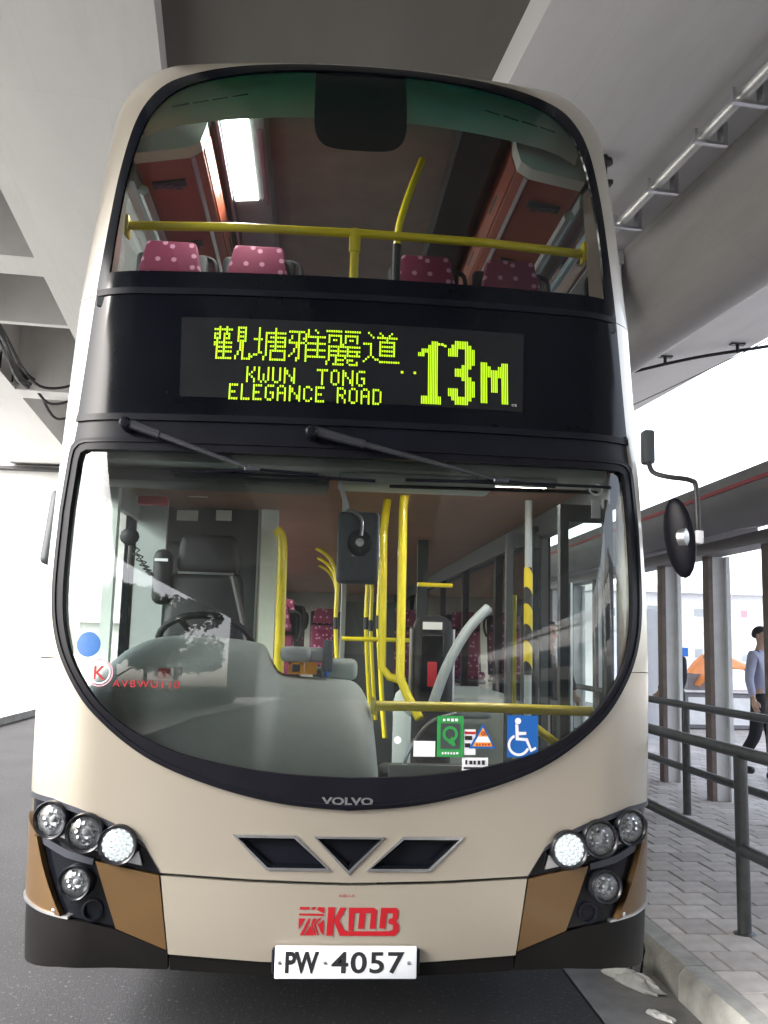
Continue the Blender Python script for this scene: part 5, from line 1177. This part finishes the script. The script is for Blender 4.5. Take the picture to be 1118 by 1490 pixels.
# ================================================================== TREES AND BUILDINGS BEHIND THE CAMERA (they show in the windscreen)
def tree(label, loc, h, rad, mat, seed, n=4200):
    rd = random.Random(seed); t = empty('street_tree', label, 'tree', loc, 0, 'trees across the road')
    m = MB(); m.tube([(0, 0, -0.1), (0.06, 0.03, h * 0.25), (-0.05, 0.05, h * 0.5), (0.0, 0, h * 0.8)], [0.20, 0.16, 0.11, 0.04], 9)
    cl = []
    for i in range(11):
        an = rd.uniform(0, 6.28); z0 = h * rd.uniform(0.22, 0.55); r1 = rad * rd.uniform(0.45, 0.95); e_ = (r1 * math.cos(an), r1 * math.sin(an), z0 + h * rd.uniform(0.12, 0.34))
        m.tube([(0, 0, z0), (e_[0] * .5, e_[1] * .5, (z0 + e_[2]) / 2 + .1), e_], [0.07, 0.045, 0.015], 6); cl.append((e_, rd.uniform(0.30, 0.5) * rad))
    cl += [((rd.uniform(-.3, .3) * rad, rd.uniform(-.3, .3) * rad, h * rd.uniform(.78, .95)), .4 * rad) for _ in range(5)]
    m.build('trunk', 'bark', t); vs = []; fs = []
    for i in range(n):
        c, r = cl[rd.randrange(len(cl))]; d = Vector((rd.gauss(0, 1), rd.gauss(0, 1), rd.gauss(0, .8))).normalized() * r * rd.uniform(0.35, 1.0) ** 0.5
        p = Vector(c) + d; s_ = rd.uniform(0.13, 0.28); a = Vector((rd.gauss(0, 1), rd.gauss(0, 1), rd.gauss(0, 1))).normalized(); b = a.cross(Vector((rd.gauss(0, 1), rd.gauss(0, 1), rd.gauss(0, 1)))).normalized(); k = len(vs)
        vs += [p - a * s_, p + b * s_ * .55, p + a * s_, p - b * s_ * .55]; fs.append((k, k + 1, k + 2, k + 3))
    me = bpy.data.meshes.new('crown'); me.from_pydata(vs, [], fs); link('crown', me, mat, t)
tree('tall dark green tree with dense crown across the road', (-10.6, -22, 0.1), 7.6, 2.6, 'leaf', 3)
tree('broad pale green tree with loose crown across the road', (-14.0, -24, 0.1), 8.4, 3.0, 'leaf_pale', 4)
tree('dark green tree with leaning limbs beyond the pale one', (-10.2, -31, 0.1), 9.0, 2.9, 'leaf', 5)
tree('small round tree at the end of the row', (-14.5, -37, 0.1), 9.6, 3.2, 'leaf', 6)
tree('tall pale tree behind the row', (-17, -16, 0.1), 6.6, 2.6, 'leaf_pale', 8)
tree('young dark tree between the rows', (-12.5, -17, 0.1), 6.4, 2.3, 'leaf', 9)
tree('spreading dark tree at the far footway', (-18.5, -20, 0.1), 7.6, 2.9, 'leaf', 10)
tree('pale rounded tree behind the spreading one', (-21, -28, 0.1), 9.0, 3.4, 'leaf_pale', 11)
hg = empty('hedge', 'unseen dark green hedge added along the footway to darken the windscreen reflection', 'hedge', (-7.6, -22, 0.12)); rd = random.Random(21); vs = []; fs = []  # added to cover the pale footway in the glass reflection
for i in range(9000):
    p = Vector((rd.uniform(-0.5, 0.5), rd.uniform(-15, 15), rd.uniform(0.05, 1.25) + 0.12 * math.sin(i))); s_ = rd.uniform(0.06, 0.13); a = Vector((rd.gauss(0, 1), rd.gauss(0, 1), rd.gauss(0, 1))).normalized(); b = a.cross(Vector((rd.gauss(0, 1), rd.gauss(0, 1), rd.gauss(0, 1)))).normalized(); k = len(vs)
    vs += [p - a * s_, p + b * s_ * .6, p + a * s_, p - b * s_ * .6]; fs.append((k, k + 1, k + 2, k + 3))
me = bpy.data.meshes.new('foliage'); me.from_pydata(vs, [], fs); link('foliage', me, 'leaf', hg)
for k in range(-7, 8): MB().tube([(0, k * 2.0, -0.05), (0.05, k * 2.0, 0.5), (0.0, k * 2.0 + .1, 1.0)], [0.04, 0.03, 0.012], 6).build('stem', 'bark', hg)
def block(label, x0, x1, y0, y1, h, nx_, nz_, face, wm='building'):
    t = empty('building', label, 'building', ((x0 + x1) / 2, (y0 + y1) / 2, 0)); cx, cy_ = (x0 + x1) / 2, (y0 + y1) / 2
    MB().box(x0 - cx, x1 - cx, y0 - cy_, y1 - cy_, -0.1, h).build('wall', wm, t, 0); MB().box(x0 - cx - .2, x1 - cx + .2, y0 - cy_ - .2, y1 - cy_ + .2, h, h + .6).build('roof', 'girder', t, 0)
    for j in range(nz_):
        for i in range(nx_):
            z0 = 1.2 + j * 3.1
            if face == 'y':
                w = (x1 - x0) / nx_; a = x0 - cx + w * (i + .18); o = MB().box(a, a + w * .64, y1 - cy_ + .003, y1 - cy_ + .06, z0, z0 + 1.7).build('window', 'window_dark', t, 0)
            else:
                w = (y1 - y0) / nx_; a = y0 - cy_ + w * (i + .18); o = MB().box(x0 - cx - .06, x0 - cx - .003, a, a + w * .64, z0, z0 + 1.7).build('window', 'window_dark', t, 0)
block('brown brick block with rows of dark windows added behind the camera to darken the windscreen reflection', -13, 20, -75, -62, 22, 14, 6, 'y', 'brick')  # invented block, coloured dark to keep the glass reflection dim
block('pale office block beside the road with dark window rows', 16, 28, -52, -12, 7.5, 12, 2, 'x')
